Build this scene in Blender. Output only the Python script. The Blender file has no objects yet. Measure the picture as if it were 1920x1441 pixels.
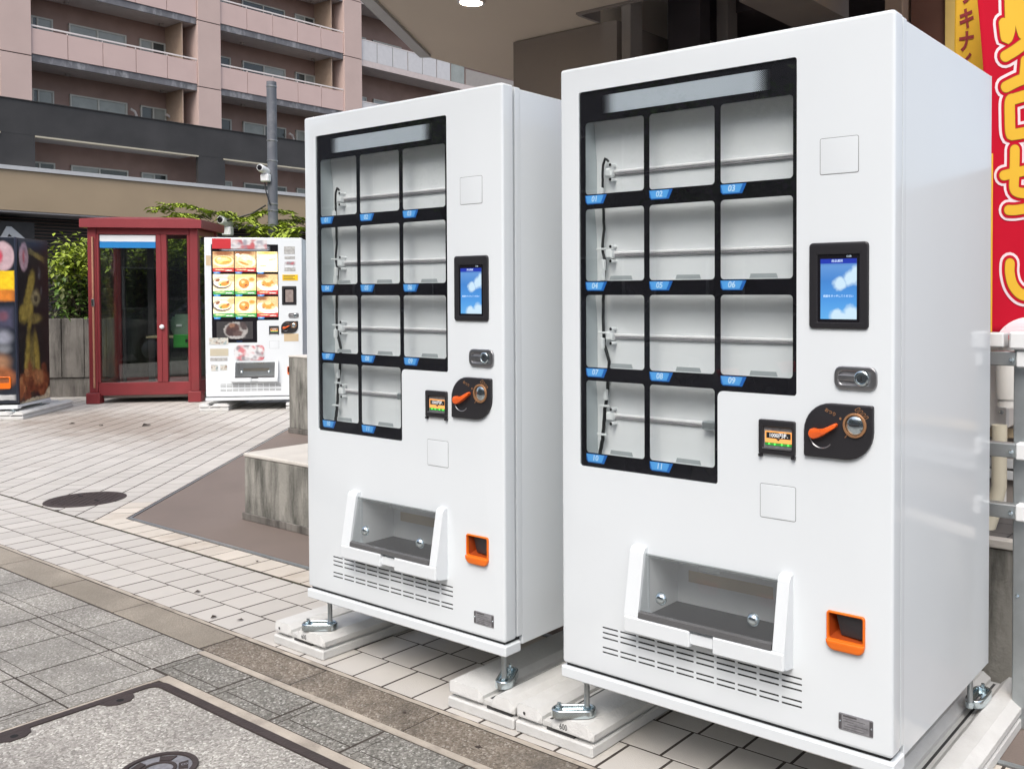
import bpy, bmesh, math, random
from math import pi, sin, cos, radians
from mathutils import Vector, Matrix
from mathutils.geometry import tessellate_polygon

random.seed(7)
scene = bpy.context.scene
COL = scene.collection

# ------------------------------------------------------------------ camera
cam_d = bpy.data.cameras.new('camera')
cam = bpy.data.objects.new('camera', cam_d)
COL.objects.link(cam)
cam.location = (1.8452, -2.1148, 1.3676)
cam.rotation_euler = (Matrix.Rotation(0.6213, 4, 'Z') @ Matrix.Rotation(-0.0222, 4, 'X') @
                      Matrix.Rotation(0.0021, 4, 'Y') @ Matrix.Rotation(pi / 2, 4, 'X')).to_euler()
cam_d.sensor_width = 36
cam_d.lens = 36 * 1758.98 / 1920
cam_d.shift_x = (960 - 1221.32) / 1920
cam_d.shift_y = -(720.5 - 590.27) / 1920
cam_d.clip_start = .05
cam_d.clip_end = 400
scene.camera = cam

# ------------------------------------------------------------------ sky, sun, exposure
SUN_EL, SUN_AZ = radians(52), radians(157)        # azimuth of the sun, clockwise from +Y
world = bpy.data.worlds.new('World')
scene.world = world
world.use_nodes = True
wn, wl = world.node_tree.nodes, world.node_tree.links
sky = wn.new('ShaderNodeTexSky')
sky.sky_type = 'NISHITA'
sky.sun_disc = False
sky.sun_elevation = SUN_EL
sky.sun_rotation = SUN_AZ
sky.air_density = 1.0
sky.dust_density = 4.0
sky.ozone_density = 1.0
hs = wn.new('ShaderNodeHueSaturation')
hs.inputs['Saturation'].default_value = .62
wl.new(sky.outputs[0], hs.inputs['Color'])
wl.new(hs.outputs[0], wn['Background'].inputs['Color'])
wn['Background'].inputs['Strength'].default_value = .15

sun_d = bpy.data.lights.new('sun', 'SUN')
sun_d.energy = 1.1
sun_d.angle = radians(35)
sun_d.color = (1, .97, .93)
sun = bpy.data.objects.new('sun', sun_d)
COL.objects.link(sun)
sdir = Vector((sin(SUN_AZ) * cos(SUN_EL), cos(SUN_AZ) * cos(SUN_EL), sin(SUN_EL)))
sun.rotation_euler = sdir.to_track_quat('Z', 'Y').to_euler()
sun.location = sdir * 50

vs = scene.view_settings
vs.view_transform = 'Standard'
vs.look = 'None'
vs.gamma = 1
vs.use_curve_mapping = False
vs.exposure = 0.72
scene.cycles.max_bounces = 8
scene.cycles.transparent_max_bounces = 16


# ------------------------------------------------------------------ helpers: materials
def lin(c):
    return tuple(((x / 255) / 12.92 if x / 255 <= .04045 else ((x / 255 + .055) / 1.055) ** 2.4) for x in c)


def mk(name, col, rough=.5, metal=0., var=.08, vscale=5., bump=0., bscale=60., spec=.5, emis=None, estr=0.,
       world_space=False, rand=0., dirt=None, dscale=1.5, coat=0., isl=False, streak=1., dmin=.5):
    """procedural material: base colour with soft noise variation, optional dirt patches, bump and per-object variation"""
    m = bpy.data.materials.new(name)
    m.use_nodes = True
    n, l = m.node_tree.nodes, m.node_tree.links
    b = n['Principled BSDF']
    b.inputs['Roughness'].default_value = rough
    b.inputs['Metallic'].default_value = metal
    b.inputs['Specular IOR Level'].default_value = spec
    b.inputs['Coat Weight'].default_value = coat
    if world_space:
        co = n.new('ShaderNodeNewGeometry').outputs['Position']
    else:
        co = n.new('ShaderNodeTexCoord').outputs['Object']
    no = n.new('ShaderNodeTexNoise')
    no.inputs['Scale'].default_value = vscale
    no.inputs['Detail'].default_value = 5
    l.new(co, no.inputs['Vector'])
    mr = n.new('ShaderNodeMapRange')
    mr.inputs['From Min'].default_value = .25
    mr.inputs['From Max'].default_value = .75
    mr.inputs['To Min'].default_value = 1 - var
    mr.inputs['To Max'].default_value = 1 + var
    l.new(no.outputs['Fac'], mr.inputs['Value'])
    fac = mr.outputs[0]
    if rand:
        src = n.new('ShaderNodeNewGeometry').outputs['Random Per Island'] if isl else n.new('ShaderNodeObjectInfo').outputs['Random']
        r2 = n.new('ShaderNodeMapRange')
        r2.inputs['To Min'].default_value = 1 - rand
        r2.inputs['To Max'].default_value = 1 + rand
        l.new(src, r2.inputs['Value'])
        mu = n.new('ShaderNodeMath')
        mu.operation = 'MULTIPLY'
        l.new(fac, mu.inputs[0])
        l.new(r2.outputs[0], mu.inputs[1])
        fac = mu.outputs[0]
    vm = n.new('ShaderNodeVectorMath')
    vm.operation = 'SCALE'
    vm.inputs[0].default_value = col[:3]
    l.new(fac, vm.inputs['Scale'])
    out = vm.outputs[0]
    if dirt:
        dn = n.new('ShaderNodeTexNoise')
        dn.inputs['Scale'].default_value = dscale
        dn.inputs['Detail'].default_value = 8
        dn.inputs['Roughness'].default_value = .65
        if streak != 1.:
            sm = n.new('ShaderNodeMapping')
            sm.inputs['Scale'].default_value = (1, 1, streak)
            l.new(co, sm.inputs[0])
            l.new(sm.outputs[0], dn.inputs['Vector'])
        else:
            l.new(co, dn.inputs['Vector'])
        dr = n.new('ShaderNodeMapRange')
        dr.inputs['From Min'].default_value = dmin
        dr.inputs['From Max'].default_value = dmin + .2
        dr.inputs['To Max'].default_value = dirt[1]
        l.new(dn.outputs['Fac'], dr.inputs['Value'])
        mx = n.new('ShaderNodeMix')
        mx.data_type = 'RGBA'
        l.new(dr.outputs[0], mx.inputs[0])
        l.new(out, mx.inputs[6])
        mx.inputs[7].default_value = (*dirt[0], 1)
        out = mx.outputs[2]
    l.new(out, b.inputs['Base Color'])
    if bump:
        bn = n.new('ShaderNodeTexNoise')
        bn.inputs['Scale'].default_value = bscale
        bn.inputs['Detail'].default_value = 4
        l.new(co, bn.inputs['Vector'])
        bp = n.new('ShaderNodeBump')
        bp.inputs['Strength'].default_value = bump
        bp.inputs['Distance'].default_value = .01
        l.new(bn.outputs['Fac'], bp.inputs['Height'])
        l.new(bp.outputs[0], b.inputs['Normal'])
    if emis:
        b.inputs['Emission Color'].default_value = (*emis, 1)
        b.inputs['Emission Strength'].default_value = estr
    return m


def glass_mat(name, tint=(1, 1, 1), ior=1.5, extra=0.0, frost=0.):
    """thin window pane: clear transmission plus fresnel reflection"""
    m = bpy.data.materials.new(name)
    m.use_nodes = True
    n, l = m.node_tree.nodes, m.node_tree.links
    n.remove(n['Principled BSDF'])
    tr = n.new('ShaderNodeBsdfTransparent')
    tr.inputs[0].default_value = (*tint, 1)
    gl = n.new('ShaderNodeBsdfGlossy')
    gl.inputs['Roughness'].default_value = .01
    fr = n.new('ShaderNodeFresnel')
    bf = n.new('ShaderNodeNewGeometry').outputs['Backfacing']
    io = n.new('ShaderNodeMapRange')       # same index seen from either side of the thin pane
    io.inputs['To Min'].default_value = ior
    io.inputs['To Max'].default_value = 1 / ior
    l.new(bf, io.inputs['Value'])
    l.new(io.outputs[0], fr.inputs['IOR'])
    ad = n.new('ShaderNodeMath')
    ad.operation = 'ADD'
    ad.use_clamp = True
    ad.inputs[1].default_value = extra
    l.new(fr.outputs[0], ad.inputs[0])
    mx = n.new('ShaderNodeMixShader')
    l.new(ad.outputs[0], mx.inputs[0])
    l.new(tr.outputs[0], mx.inputs[1])
    l.new(gl.outputs[0], mx.inputs[2])
    last = mx.outputs[0]
    if frost:
        df = n.new('ShaderNodeBsdfDiffuse')
        df.inputs[0].default_value = (.62, .64, .65, 1)
        m2 = n.new('ShaderNodeMixShader')
        m2.inputs[0].default_value = frost
        l.new(last, m2.inputs[1])
        l.new(df.outputs[0], m2.inputs[2])
        last = m2.outputs[0]
    l.new(last, n['Material Output'].inputs['Surface'])
    return m


def aggregate_mat(name, cols, scale, bump=.5, rough=.75, dirt=None):
    """exposed stone chips: voronoi cells, each with a colour of its own"""
    m = bpy.data.materials.new(name)
    m.use_nodes = True
    n, l = m.node_tree.nodes, m.node_tree.links
    b = n['Principled BSDF']
    b.inputs['Roughness'].default_value = rough
    co = n.new('ShaderNodeNewGeometry').outputs['Position']
    dis = n.new('ShaderNodeTexNoise')
    dis.inputs['Scale'].default_value = scale * .5
    l.new(co, dis.inputs['Vector'])
    sc = n.new('ShaderNodeVectorMath')
    sc.operation = 'SCALE'
    sc.inputs['Scale'].default_value = 1.6 / scale
    l.new(dis.outputs['Color'], sc.inputs[0])
    av = n.new('ShaderNodeVectorMath')
    av.operation = 'ADD'
    l.new(co, av.inputs[0])
    l.new(sc.outputs[0], av.inputs[1])
    vo = n.new('ShaderNodeTexVoronoi')
    vo.inputs['Scale'].default_value = scale
    l.new(av.outputs[0], vo.inputs['Vector'])
    sep = n.new('ShaderNodeSeparateColor')
    l.new(vo.outputs['Color'], sep.inputs[0])
    cr = n.new('ShaderNodeValToRGB')
    cr.color_ramp.interpolation = 'LINEAR'
    e = cr.color_ramp.elements
    while len(e) < len(cols):
        e.new(.5)
    for i, (p, c) in enumerate(cols):
        e[i].position = p
        e[i].color = (*c, 1)
    l.new(sep.outputs[0], cr.inputs[0])
    big = n.new('ShaderNodeTexNoise')
    big.inputs['Scale'].default_value = 3.
    big.inputs['Detail'].default_value = 7
    l.new(co, big.inputs['Vector'])
    mr = n.new('ShaderNodeMapRange')
    mr.inputs['From Min'].default_value = .3
    mr.inputs['From Max'].default_value = .7
    mr.inputs['To Min'].default_value = .78
    mr.inputs['To Max'].default_value = 1.15
    l.new(big.outputs['Fac'], mr.inputs['Value'])
    vm = n.new('ShaderNodeVectorMath')
    vm.operation = 'SCALE'
    l.new(cr.outputs[0], vm.inputs[0])
    l.new(mr.outputs[0], vm.inputs['Scale'])
    out = vm.outputs[0]
    if dirt:
        dn = n.new('ShaderNodeTexNoise')
        dn.inputs['Scale'].default_value = dirt[2]
        dn.inputs['Detail'].default_value = 8
        l.new(co, dn.inputs['Vector'])
        dr = n.new('ShaderNodeMapRange')
        dr.inputs['From Min'].default_value = .48
        dr.inputs['From Max'].default_value = .68
        dr.inputs['To Max'].default_value = dirt[1]
        l.new(dn.outputs['Fac'], dr.inputs['Value'])
        mx = n.new('ShaderNodeMix')
        mx.data_type = 'RGBA'
        l.new(dr.outputs[0], mx.inputs[0])
        l.new(out, mx.inputs[6])
        mx.inputs[7].default_value = (*dirt[0], 1)
        out = mx.outputs[2]
    l.new(out, b.inputs['Base Color'])
    bp = n.new('ShaderNodeBump')
    bp.inputs['Strength'].default_value = bump
    bp.inputs['Distance'].default_value = .004
    l.new(vo.outputs['Distance'], bp.inputs['Height'])
    bp.invert = True
    l.new(bp.outputs[0], b.inputs['Normal'])
    return m


# ------------------------------------------------------------------ helpers: meshes
class MB:
    def __init__(self):
        self.v, self.f, self.mi, self.cur = [], [], [], 0

    def add(self, verts, faces):
        o = len(self.v)
        self.v += [tuple(p) for p in verts]
        for f in faces:
            self.f.append([o + i for i in f])
            self.mi.append(self.cur)
        return self

    def box(self, x0, x1, y0, y1, z0, z1):
        v = [(x, y, z) for x in (x0, x1) for y in (y0, y1) for z in (z0, z1)]
        return self.add(v, [(0, 1, 3, 2), (4, 6, 7, 5), (0, 4, 5, 1), (2, 3, 7, 6), (0, 2, 6, 4), (1, 5, 7, 3)])

    def cbox(self, x0, x1, y0, y1, z0, z1, c=.004):
        pts = []
        for sx in (0, 1):
            for sy in (0, 1):
                for sz in (0, 1):
                    X, Y, Z = (x0, x1)[sx], (y0, y1)[sy], (z0, z1)[sz]
                    a, b, d = (c, -c)[sx], (c, -c)[sy], (c, -c)[sz]
                    pts += [(X, Y + b, Z + d), (X + a, Y, Z + d), (X + a, Y + b, Z)]
        return self.hull(pts)

    def hull(self, pts):
        bm = bmesh.new()
        for p in pts:
            bm.verts.new(p)
        r = bmesh.ops.convex_hull(bm, input=bm.verts)
        junk = [g for g in r['geom_interior'] if isinstance(g, bmesh.types.BMVert)]
        if junk:
            bmesh.ops.delete(bm, geom=junk, context='VERTS')
        bm.verts.index_update()
        self.add([v.co for v in bm.verts], [[v.index for v in f.verts] for f in bm.faces])
        bm.free()
        return self

    def poly(self, pts, T):
        """flat polygon (2-D points) mapped by T(a, b)"""
        tri = tessellate_polygon([[Vector((a, b, 0)) for a, b in pts]])
        return self.add([T(a, b) for a, b in pts], tri)

    def prism(self, pts, T, d0, d1):
        """2-D outline extruded between depths d0 and d1; T(a, b, depth)"""
        n = len(pts)
        tri = [tuple(t) for t in tessellate_polygon([[Vector((a, b, 0)) for a, b in pts]])]
        v = [T(a, b, d0) for a, b in pts] + [T(a, b, d1) for a, b in pts]
        f = tri + [tuple(n + i for i in reversed(t)) for t in tri]
        f += [(i, (i + 1) % n, n + (i + 1) % n, n + i) for i in range(n)]
        return self.add(v, f)

    def plate(self, outer, holes, T, front, back, bev=0., hole_back=None, hole_bev=0., steps=4, closed=False):
        """slab with a rounded front rim and holes. outer(d), hole(d): outlines moved d into the material"""
        loops = []
        for k in range(steps + 1):
            a = k / steps * pi / 2
            loops.append((bev * (1 - sin(a)), front + bev * (1 - cos(a)), 1))
        if bev == 0:
            loops = [(0, front, 1)]
        loops = [(bev * (1 - sin(k / steps * pi / 2)) if bev else 0, front + (bev * (1 - cos(k / steps * pi / 2)) if bev else 0)) for k in range(steps + 1 if bev else 1)]
        loops.append((0, back))
        polys = [outer(loops[0][0])] + [h(hole_bev) for h in holes]
        allp, flat = [], []
        for p in polys:
            flat += p
            allp.append([Vector((a, b, 0)) for a, b in p])
        self.add([T(a, b, front) for a, b in flat], tessellate_polygon(allp))
        prev = outer(loops[0][0])
        n = len(prev)
        for (d0, y0), (d1, y1) in zip(loops, loops[1:]):
            A, B = outer(d0), outer(d1)
            self.add([T(a, b, y0) for a, b in A] + [T(a, b, y1) for a, b in B],
                     [(i, (i + 1) % n, n + (i + 1) % n, n + i) for i in range(n)])
        hb = back if hole_back is None else hole_back
        for h in holes:
            hl = [(hole_bev, front), (0, front + hole_bev), (0, hb)] if hole_bev else [(0, front), (0, hb)]
            for (d0, y0), (d1, y1) in zip(hl, hl[1:]):
                A, B = h(d0), h(d1)
                k = len(A)
                self.add([T(a, b, y0) for a, b in A] + [T(a, b, y1) for a, b in B],
                         [(k + i, k + (i + 1) % k, (i + 1) % k, i) for i in range(k)])
        if closed:
            self.add([T(a, b, back) for a, b in [q for p in [outer(0)] + [h(0) for h in holes] for q in p]],
                     [tuple(reversed(t)) for t in tessellate_polygon([[Vector((a, b, 0)) for a, b in p] for p in [outer(0)] + [h(0) for h in holes]])])
        return self

    def tube(self, path, r, n=8, closed=False, caps=True):
        path = [Vector(p) for p in path]
        m = len(path)
        rings, up = [], None
        for i, p in enumerate(path):
            if closed:
                t = path[(i + 1) % m] - path[i - 1]
            else:
                t = path[min(i + 1, m - 1)] - path[max(i - 1, 0)]
            t.normalize()
            if up is None:
                up = Vector((0, 0, 1)) if abs(t.z) < .9 else Vector((1, 0, 0))
            s = t.cross(up)
            s.normalize()
            up = s.cross(t)
            rr_ = r[i] if isinstance(r, (list, tuple)) else r
            rings.append([p + s * cos(2 * pi * k / n) * rr_ + up * sin(2 * pi * k / n) * rr_ for k in range(n)])
        v = [q for ring in rings for q in ring]
        f = []
        for i in range(m if closed else m - 1):
            j = (i + 1) % m
            f += [(i * n + k, i * n + (k + 1) % n, j * n + (k + 1) % n, j * n + k) for k in range(n)]
        if caps and not closed:
            f += [tuple(reversed(range(n))), tuple((m - 1) * n + k for k in range(n))]
        return self.add(v, f)

    def cyl(self, p0, p1, r, n=16):
        return self.tube([p0, p1], r, n)

    def lathe(self, prof, T, n=24):
        """prof: (radius, height) pairs; T(x, y, h)"""
        v, f = [], []
        for r, h in prof:
            v += [T(r * cos(2 * pi * k / n), r * sin(2 * pi * k / n), h) for k in range(n)]
        for i in range(len(prof) - 1):
            f += [(i * n + k, i * n + (k + 1) % n, (i + 1) * n + (k + 1) % n, (i + 1) * n + k) for k in range(n)]
        f += [tuple(reversed(range(n))), tuple((len(prof) - 1) * n + k for k in range(n))]
        return self.add(v, f)

    def build(self, name, mats, parent=None, smooth=None, weld=True, origin=None):
        me = bpy.data.meshes.new(name)
        me.from_pydata(self.v, [], self.f)
        if not isinstance(mats, (list, tuple)):
            mats = [mats]
        for m in mats:
            me.materials.append(m)
        if len(mats) > 1:
            me.polygons.foreach_set('material_index', self.mi)
        bm = bmesh.new()
        bm.from_mesh(me)
        if weld:
            bmesh.ops.remove_doubles(bm, verts=bm.verts, dist=1e-5)
        bmesh.ops.recalc_face_normals(bm, faces=bm.faces)
        bm.to_mesh(me)
        bm.free()
        if smooth:
            me.shade_smooth()
            me.set_sharp_from_angle(angle=radians(smooth))
        return link(name, me, parent)


def link(name, me, parent=None):
    o = bpy.data.objects.new(name, me)
    COL.objects.link(o)
    if parent:
        o.parent = parent
    return o


def tag(o, label=None, cat=None, group=None, kind=None):
    for k, v in (('label', label), ('category', cat), ('group', group), ('kind', kind)):
        if v:
            o[k] = v
    return o


def empty(name, loc=(0, 0, 0), rz=0., label=None, cat=None, group=None, sc=1.):
    o = bpy.data.objects.new(name, None)
    o.empty_display_size = .1
    COL.objects.link(o)
    o.location = loc
    o.rotation_euler = (0, 0, rz)
    o.scale = (sc, sc, sc)
    return tag(o, label, cat, group)


def copy_tree(o, parent=None):
    c = o.copy()
    COL.objects.link(c)
    c.parent = parent
    for ch in list(o.children):
        copy_tree(ch, c)
    return c


def rr(x0, x1, z0, z1, r, n=4):
    """rounded rectangle as outline function of inset d; r may be one radius or (bl, br, tr, tl)"""
    rad = r if isinstance(r, (tuple, list)) else (r,) * 4

    def fn(d=0.):
        out = []
        for (cx, cz, sx, sz, a0), q in zip(((x0, z0, 1, 1, pi), (x1, z0, -1, 1, 1.5 * pi), (x1, z1, -1, -1, 0), (x0, z1, 1, -1, .5 * pi)), rad):
            q2 = max(q - d, .0004)
            X, Z = cx + sx * (d + q2), cz + sz * (d + q2)
            out += [(X + q2 * cos(a0 + k / n * pi / 2), Z + q2 * sin(a0 + k / n * pi / 2)) for k in range(n + 1)]
        return out
    return fn


def hole_rr(x0, x1, z0, z1, r, n=4):
    g = rr(x0, x1, z0, z1, r, n)
    f0 = rr

    def fn(d=0.):
        return f0(x0 - d, x1 + d, z0 - d, z1 + d, r + d, n)(0)
    return fn


def circ(cx, cz, r, n=24):
    return lambda d=0.: [(cx + (r - d) * cos(2 * pi * k / n), cz + (r - d) * sin(2 * pi * k / n)) for k in range(n)]


def stadium(l, w, n=8):
    """centred stadium outline, long axis along a"""
    def fn(d=0.):
        r = w / 2 - d
        h = l / 2 - w / 2
        return [(h + r * cos(-pi / 2 + k / n * pi), r * sin(-pi / 2 + k / n * pi)) for k in range(n + 1)] + \
               [(-h + r * cos(pi / 2 + k / n * pi), r * sin(pi / 2 + k / n * pi)) for k in range(n + 1)]
    return fn


XZ = lambda a, b, c: (a, c, b)           # upright plate facing -y
XY = lambda a, b, c: (a, b, -c)          # lying plate facing up: depth grows downwards


def text_mesh(s, size, shear=0., align='CENTER', bold=0.):
    cu = bpy.data.curves.new('lettering', 'FONT')
    cu.body = s
    cu.size = size
    cu.shear = shear
    cu.offset = bold
    cu.align_x = align
    cu.align_y = 'CENTER'
    cu.resolution_u = 3
    o = bpy.data.objects.new('lettering', cu)
    COL.objects.link(o)
    dg = bpy.context.evaluated_depsgraph_get()
    me = bpy.data.meshes.new_from_object(o.evaluated_get(dg))
    bpy.data.objects.remove(o)
    bpy.data.curves.remove(cu)
    return me


def text_obj(name, s, size, x, y, z, m, parent, shear=0., rot=0., bold=0., sx=1.):
    """flat print on an upright surface facing -y"""
    me = text_mesh(s, size, shear, 'CENTER', bold)
    c, q = cos(rot), sin(rot)
    for v in me.vertices:
        a, b = v.co.x * sx, v.co.y
        v.co = (x + a * c - b * q, y, z + a * q + b * c)
    me.materials.clear()
    me.materials.append(m)
    return link(name, me, parent)


def clip_poly(poly, a, b, c):
    """keep the side a*x + b*y >= c"""
    out = []
    for i, p in enumerate(poly):
        q = poly[(i + 1) % len(poly)]
        dp, dq = a * p[0] + b * p[1] - c, a * q[0] + b * q[1] - c
        if dp >= 0:
            out.append(p)
        if (dp > 0 > dq) or (dp < 0 < dq):
            t = dp / (dp - dq)
            out.append((p[0] + t * (q[0] - p[0]), p[1] + t * (q[1] - p[1])))
    return out


def slab_verts(poly, z1, z0, c):
    """bevelled paving piece: outline at z0, top inset by c at z1"""
    n = len(poly)
    cx, cy = sum(p[0] for p in poly) / n, sum(p[1] for p in poly) / n
    top = []
    for x, y in poly:
        d = math.hypot(x - cx, y - cy) or 1
        top.append((x - (x - cx) / d * c * 1.4, y - (y - cy) / d * c * 1.4, z1))
    v = [(x, y, z0) for x, y in poly] + [(x, y, z1 - c) for x, y in poly] + top
    f = [(2 * n + i for i in range(n))]
    f = [tuple(2 * n + i for i in range(n))]
    for i in range(n):
        j = (i + 1) % n
        f += [(i, j, n + j, n + i), (n + i, n + j, 2 * n + j, 2 * n + i)]
    return v, f


# ------------------------------------------------------------------ materials
M = {}
M['white'] = mk('white_enamel', (.745, .785, .81), .13, var=.012, vscale=2, spec=.5, coat=.15, bump=.012, bscale=9)
M['white2'] = mk('white_plastic', (.775, .79, .795), .32, var=.015, spec=.45)
M['inner'] = mk('cavity_paint', (.82, .83, .84), .42, var=.03, vscale=3)
M['galv'] = mk('galvanised_inner', (.55, .60, .62), .38, metal=.35, var=.1, vscale=8)
M['black'] = mk('black_print', (.012, .011, .014), .22, var=.2, spec=.4)
M['blackp'] = mk('black_plastic', (.022, .021, .024), .38, var=.15, bump=.05, bscale=400)
M['barblack'] = mk('flap_bar_black', (.105, .105, .108), .16, var=.1)
M['dark'] = mk('dark_void', (.01, .01, .01), .8)
M['blue'] = mk('tag_blue', (.02, .16, .56), .35, var=.08)
M['blue2'] = mk('tag_light_blue', (.10, .38, .80), .35, var=.05)
M['print_white'] = mk('print_white', (.82, .84, .86), .4, var=.03)
M['pale_blue'] = mk('digit_pale_blue', (.52, .74, .95), .4, var=.03)
M['glass'] = glass_mat('display_glass', (.97, .985, .985), 1.5)
M['smoke'] = glass_mat('smoked_flap', (.80, .82, .82), 1.55, frost=.09)
M['clear'] = glass_mat('booth_glass', (.80, .83, .81), 1.5, .05)
M['hoodwhite'] = mk('hood_white', (.735, .77, .79), .28, var=.01, spec=.45)
M['led'] = mk('led_bar_plastic', (.80, .78, .79), .3, var=.02, vscale=60)
M['bar_shade'] = mk('bar_shade_lilac_grey', (.36, .345, .36), .5, var=.1, vscale=30)  # tone of the shade line painted below each strip light
M['tab'] = mk('tab_grey', (.38, .41, .42), .45, var=.05)
M['cable'] = mk('cable_black', (.015, .015, .016), .45, var=.2)
M['chrome'] = mk('zinc_plated_steel', (.62, .70, .73), .2, metal=1, var=.1, vscale=20)
M['zincdull'] = mk('dull_zinc', (.42, .45, .46), .42, metal=.8, var=.14, vscale=14)
M['steel'] = mk('brushed_steel', (.33, .33, .34), .34, metal=.9, var=.1, vscale=30)
M['orange'] = mk('orange_plastic', (.80, .16, .008), .3, var=.05)
M['orange_in'] = mk('orange_chute', (.30, .045, .005), .42, var=.12)
M['lever'] = mk('lever_orange', (.85, .13, .02), .28, var=.05)
M['bronze'] = mk('bronze_print', (.42, .22, .11), .36, metal=.4, var=.1)
M['plate'] = mk('name_plate_metal', (.33, .33, .35), .42, metal=.5, var=.3, vscale=70)
M['plate_dark'] = mk('name_plate_ink', (.09, .085, .09), .5, var=.2)
M['green_led'] = mk('green_led', (.02, .4, .03), .4, emis=(.1, 1, .1), estr=1.2)
M['amber'] = mk('amber_display', (.5, .2, .05), .4, emis=(1, .42, .12), estr=.55)
M['concrete'] = mk('pale_cast_concrete', (.60, .60, .585), .85, var=.07, vscale=9, bump=.25, bscale=120, dirt=((.52, .51, .49), .5), dscale=7)
M['ink'] = mk('mould_mark', (.05, .05, .05), .7)
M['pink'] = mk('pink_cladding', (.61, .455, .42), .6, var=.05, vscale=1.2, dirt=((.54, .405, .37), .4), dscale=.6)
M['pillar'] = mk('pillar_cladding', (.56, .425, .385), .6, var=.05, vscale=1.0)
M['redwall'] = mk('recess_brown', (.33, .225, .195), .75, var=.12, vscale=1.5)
M['soffitg'] = mk('balcony_soffit', (.50, .47, .46), .8, var=.08)
M['slab'] = mk('weathered_slab_edge', (.16, .16, .175), .8, var=.3, vscale=2.2, world_space=True, dirt=((.42, .42, .43), .8), dscale=3.2, streak=.4)
M['band'] = mk('charcoal_cladding', (.042, .040, .040), .5, var=.3, vscale=.8)
M['cream'] = mk('cream_trim', (.5, .46, .36), .5, var=.05)
M['rail'] = mk('rail_white', (.74, .68, .66), .4, var=.05)
M['wframe'] = mk('window_frame_pale', (.52, .52, .48), .4, var=.06)
M['beige'] = mk('podium_beige', (.36, .275, .18), .7, var=.09, vscale=.5, bump=.1, bscale=20)
M['trimw'] = mk('trim_grey_white', (.50, .51, .52), .5, var=.06)
M['panelw'] = mk('frosted_balcony_panel', (.60, .59, .60), .3, var=.05)
M['wingedge'] = mk('wing_slab_edge_pale', (.60, .52, .50), .6, var=.06)
M['winggrey'] = mk('wing_wall_grey', (.34, .31, .29), .6, var=.06)
M['louvre'] = mk('dark_louvre', (.028, .026, .026), .6, var=.2)
M['duct'] = mk('pale_vent_pipe', (.62, .58, .56), .5, var=.1)
M['lampw'] = mk('soffit_lamp', (.4, .37, .35), .5)
M['soffit'] = mk('canopy_soffit', (.66, .58, .485), .7, var=.05, vscale=.8)
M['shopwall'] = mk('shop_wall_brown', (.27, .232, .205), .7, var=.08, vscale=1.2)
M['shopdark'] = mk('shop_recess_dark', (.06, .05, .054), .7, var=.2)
M['shopgrey'] = mk('shop_column_grey', (.27, .24, .22), .6, var=.08)
M['shoptan'] = mk('shop_column_tan', (.42, .31, .235), .6, var=.08)
M['shopred'] = mk('shop_door_brown', (.16, .075, .055), .5, var=.12)
M['shopyel'] = mk('shop_sign_yellow', (.75, .54, .17), .6, var=.1, vscale=2)
M['red'] = mk('booth_red', (.225, .031, .036), .42, var=.10, vscale=3, dirt=((.16, .03, .03), .5), dscale=2.5)
M['redroof'] = mk('booth_roof_red', (.25, .037, .044), .45, var=.08, vscale=3)
M['wood'] = mk('wood_strip', (.42, .21, .13), .5, var=.2, vscale=20)
M['green'] = mk('phone_green', (.05, .36, .06), .4, var=.06)
M['phone'] = mk('phone_grey_green', (.12, .20, .14), .4, var=.1)
M['pole'] = mk('pole_grey', (.12, .13, .15), .5, var=.14, vscale=4, dirt=((.28, .28, .28), .5), dscale=5)
M['wallc'] = mk('weathered_concrete', (.185, .172, .155), .9, var=.3, vscale=3.5, bump=.4, bscale=40, world_space=True, dirt=((.05, .045, .04), .85), dscale=7, streak=.16, dmin=.44)
M['boxc'] = mk('planter_concrete', (.30, .29, .26), .9, var=.22, vscale=5, bump=.35, bscale=60, world_space=True, dirt=((.07, .07, .06), .9), dscale=9, streak=.2, dmin=.42)
M['boxtop'] = mk('planter_top', (.60, .57, .52), .8, var=.1, vscale=5, bump=.3, bscale=60)
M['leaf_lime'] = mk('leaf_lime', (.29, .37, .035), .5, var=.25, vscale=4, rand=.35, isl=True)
M['leaf_green'] = mk('leaf_green', (.09, .16, .028), .5, var=.25, vscale=4, rand=.45, isl=True)
M['leaf_olive'] = mk('leaf_olive', (.11, .125, .045), .6, var=.25, vscale=4, rand=.45, isl=True)
M['twig'] = mk('twig_brown', (.06, .045, .03), .8, var=.2)
M['dead_leaf'] = mk('dead_leaf_brown', (.045, .032, .025), .8, var=.3)
M['iron'] = mk('cast_iron_brown', (.055, .042, .040), .55, metal=.2, var=.2, vscale=12, bump=.2, bscale=90)
M['soil'] = mk('soil', (.05, .04, .03), .95, var=.3)
M['brownfloor'] = mk('brown_resin_floor', (.19, .152, .132), .62, var=.10, vscale=1.3, bump=.25, bscale=220, world_space=True, dirt=((.14, .113, .10), .4), dscale=1.1)
M['mortar'] = mk('pale_mortar', (.40, .355, .30), .9, var=.2, vscale=7, bump=.3, bscale=80, world_space=True, dirt=((.16, .14, .12), .7), dscale=8)
M['grout'] = mk('dark_grout', (.046, .036, .030), .95, var=.3, vscale=20, world_space=True)
M['moss'] = mk('mossy_joint', (.035, .028, .018), .95, var=.4, vscale=9, world_space=True, dirt=((.06, .07, .015), .8), dscale=6)
M['asphalt'] = mk('asphalt', (.05, .05, .052), .9, var=.15, vscale=3, bump=.4, bscale=150, world_space=True)
M['yellow'] = mk('banner_yellow', (.80, .47, .03), .75, var=.05, vscale=3)
M['banner_red'] = mk('banner_red', (.54, .010, .030), .9, spec=.1, var=.07, vscale=3)
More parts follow.
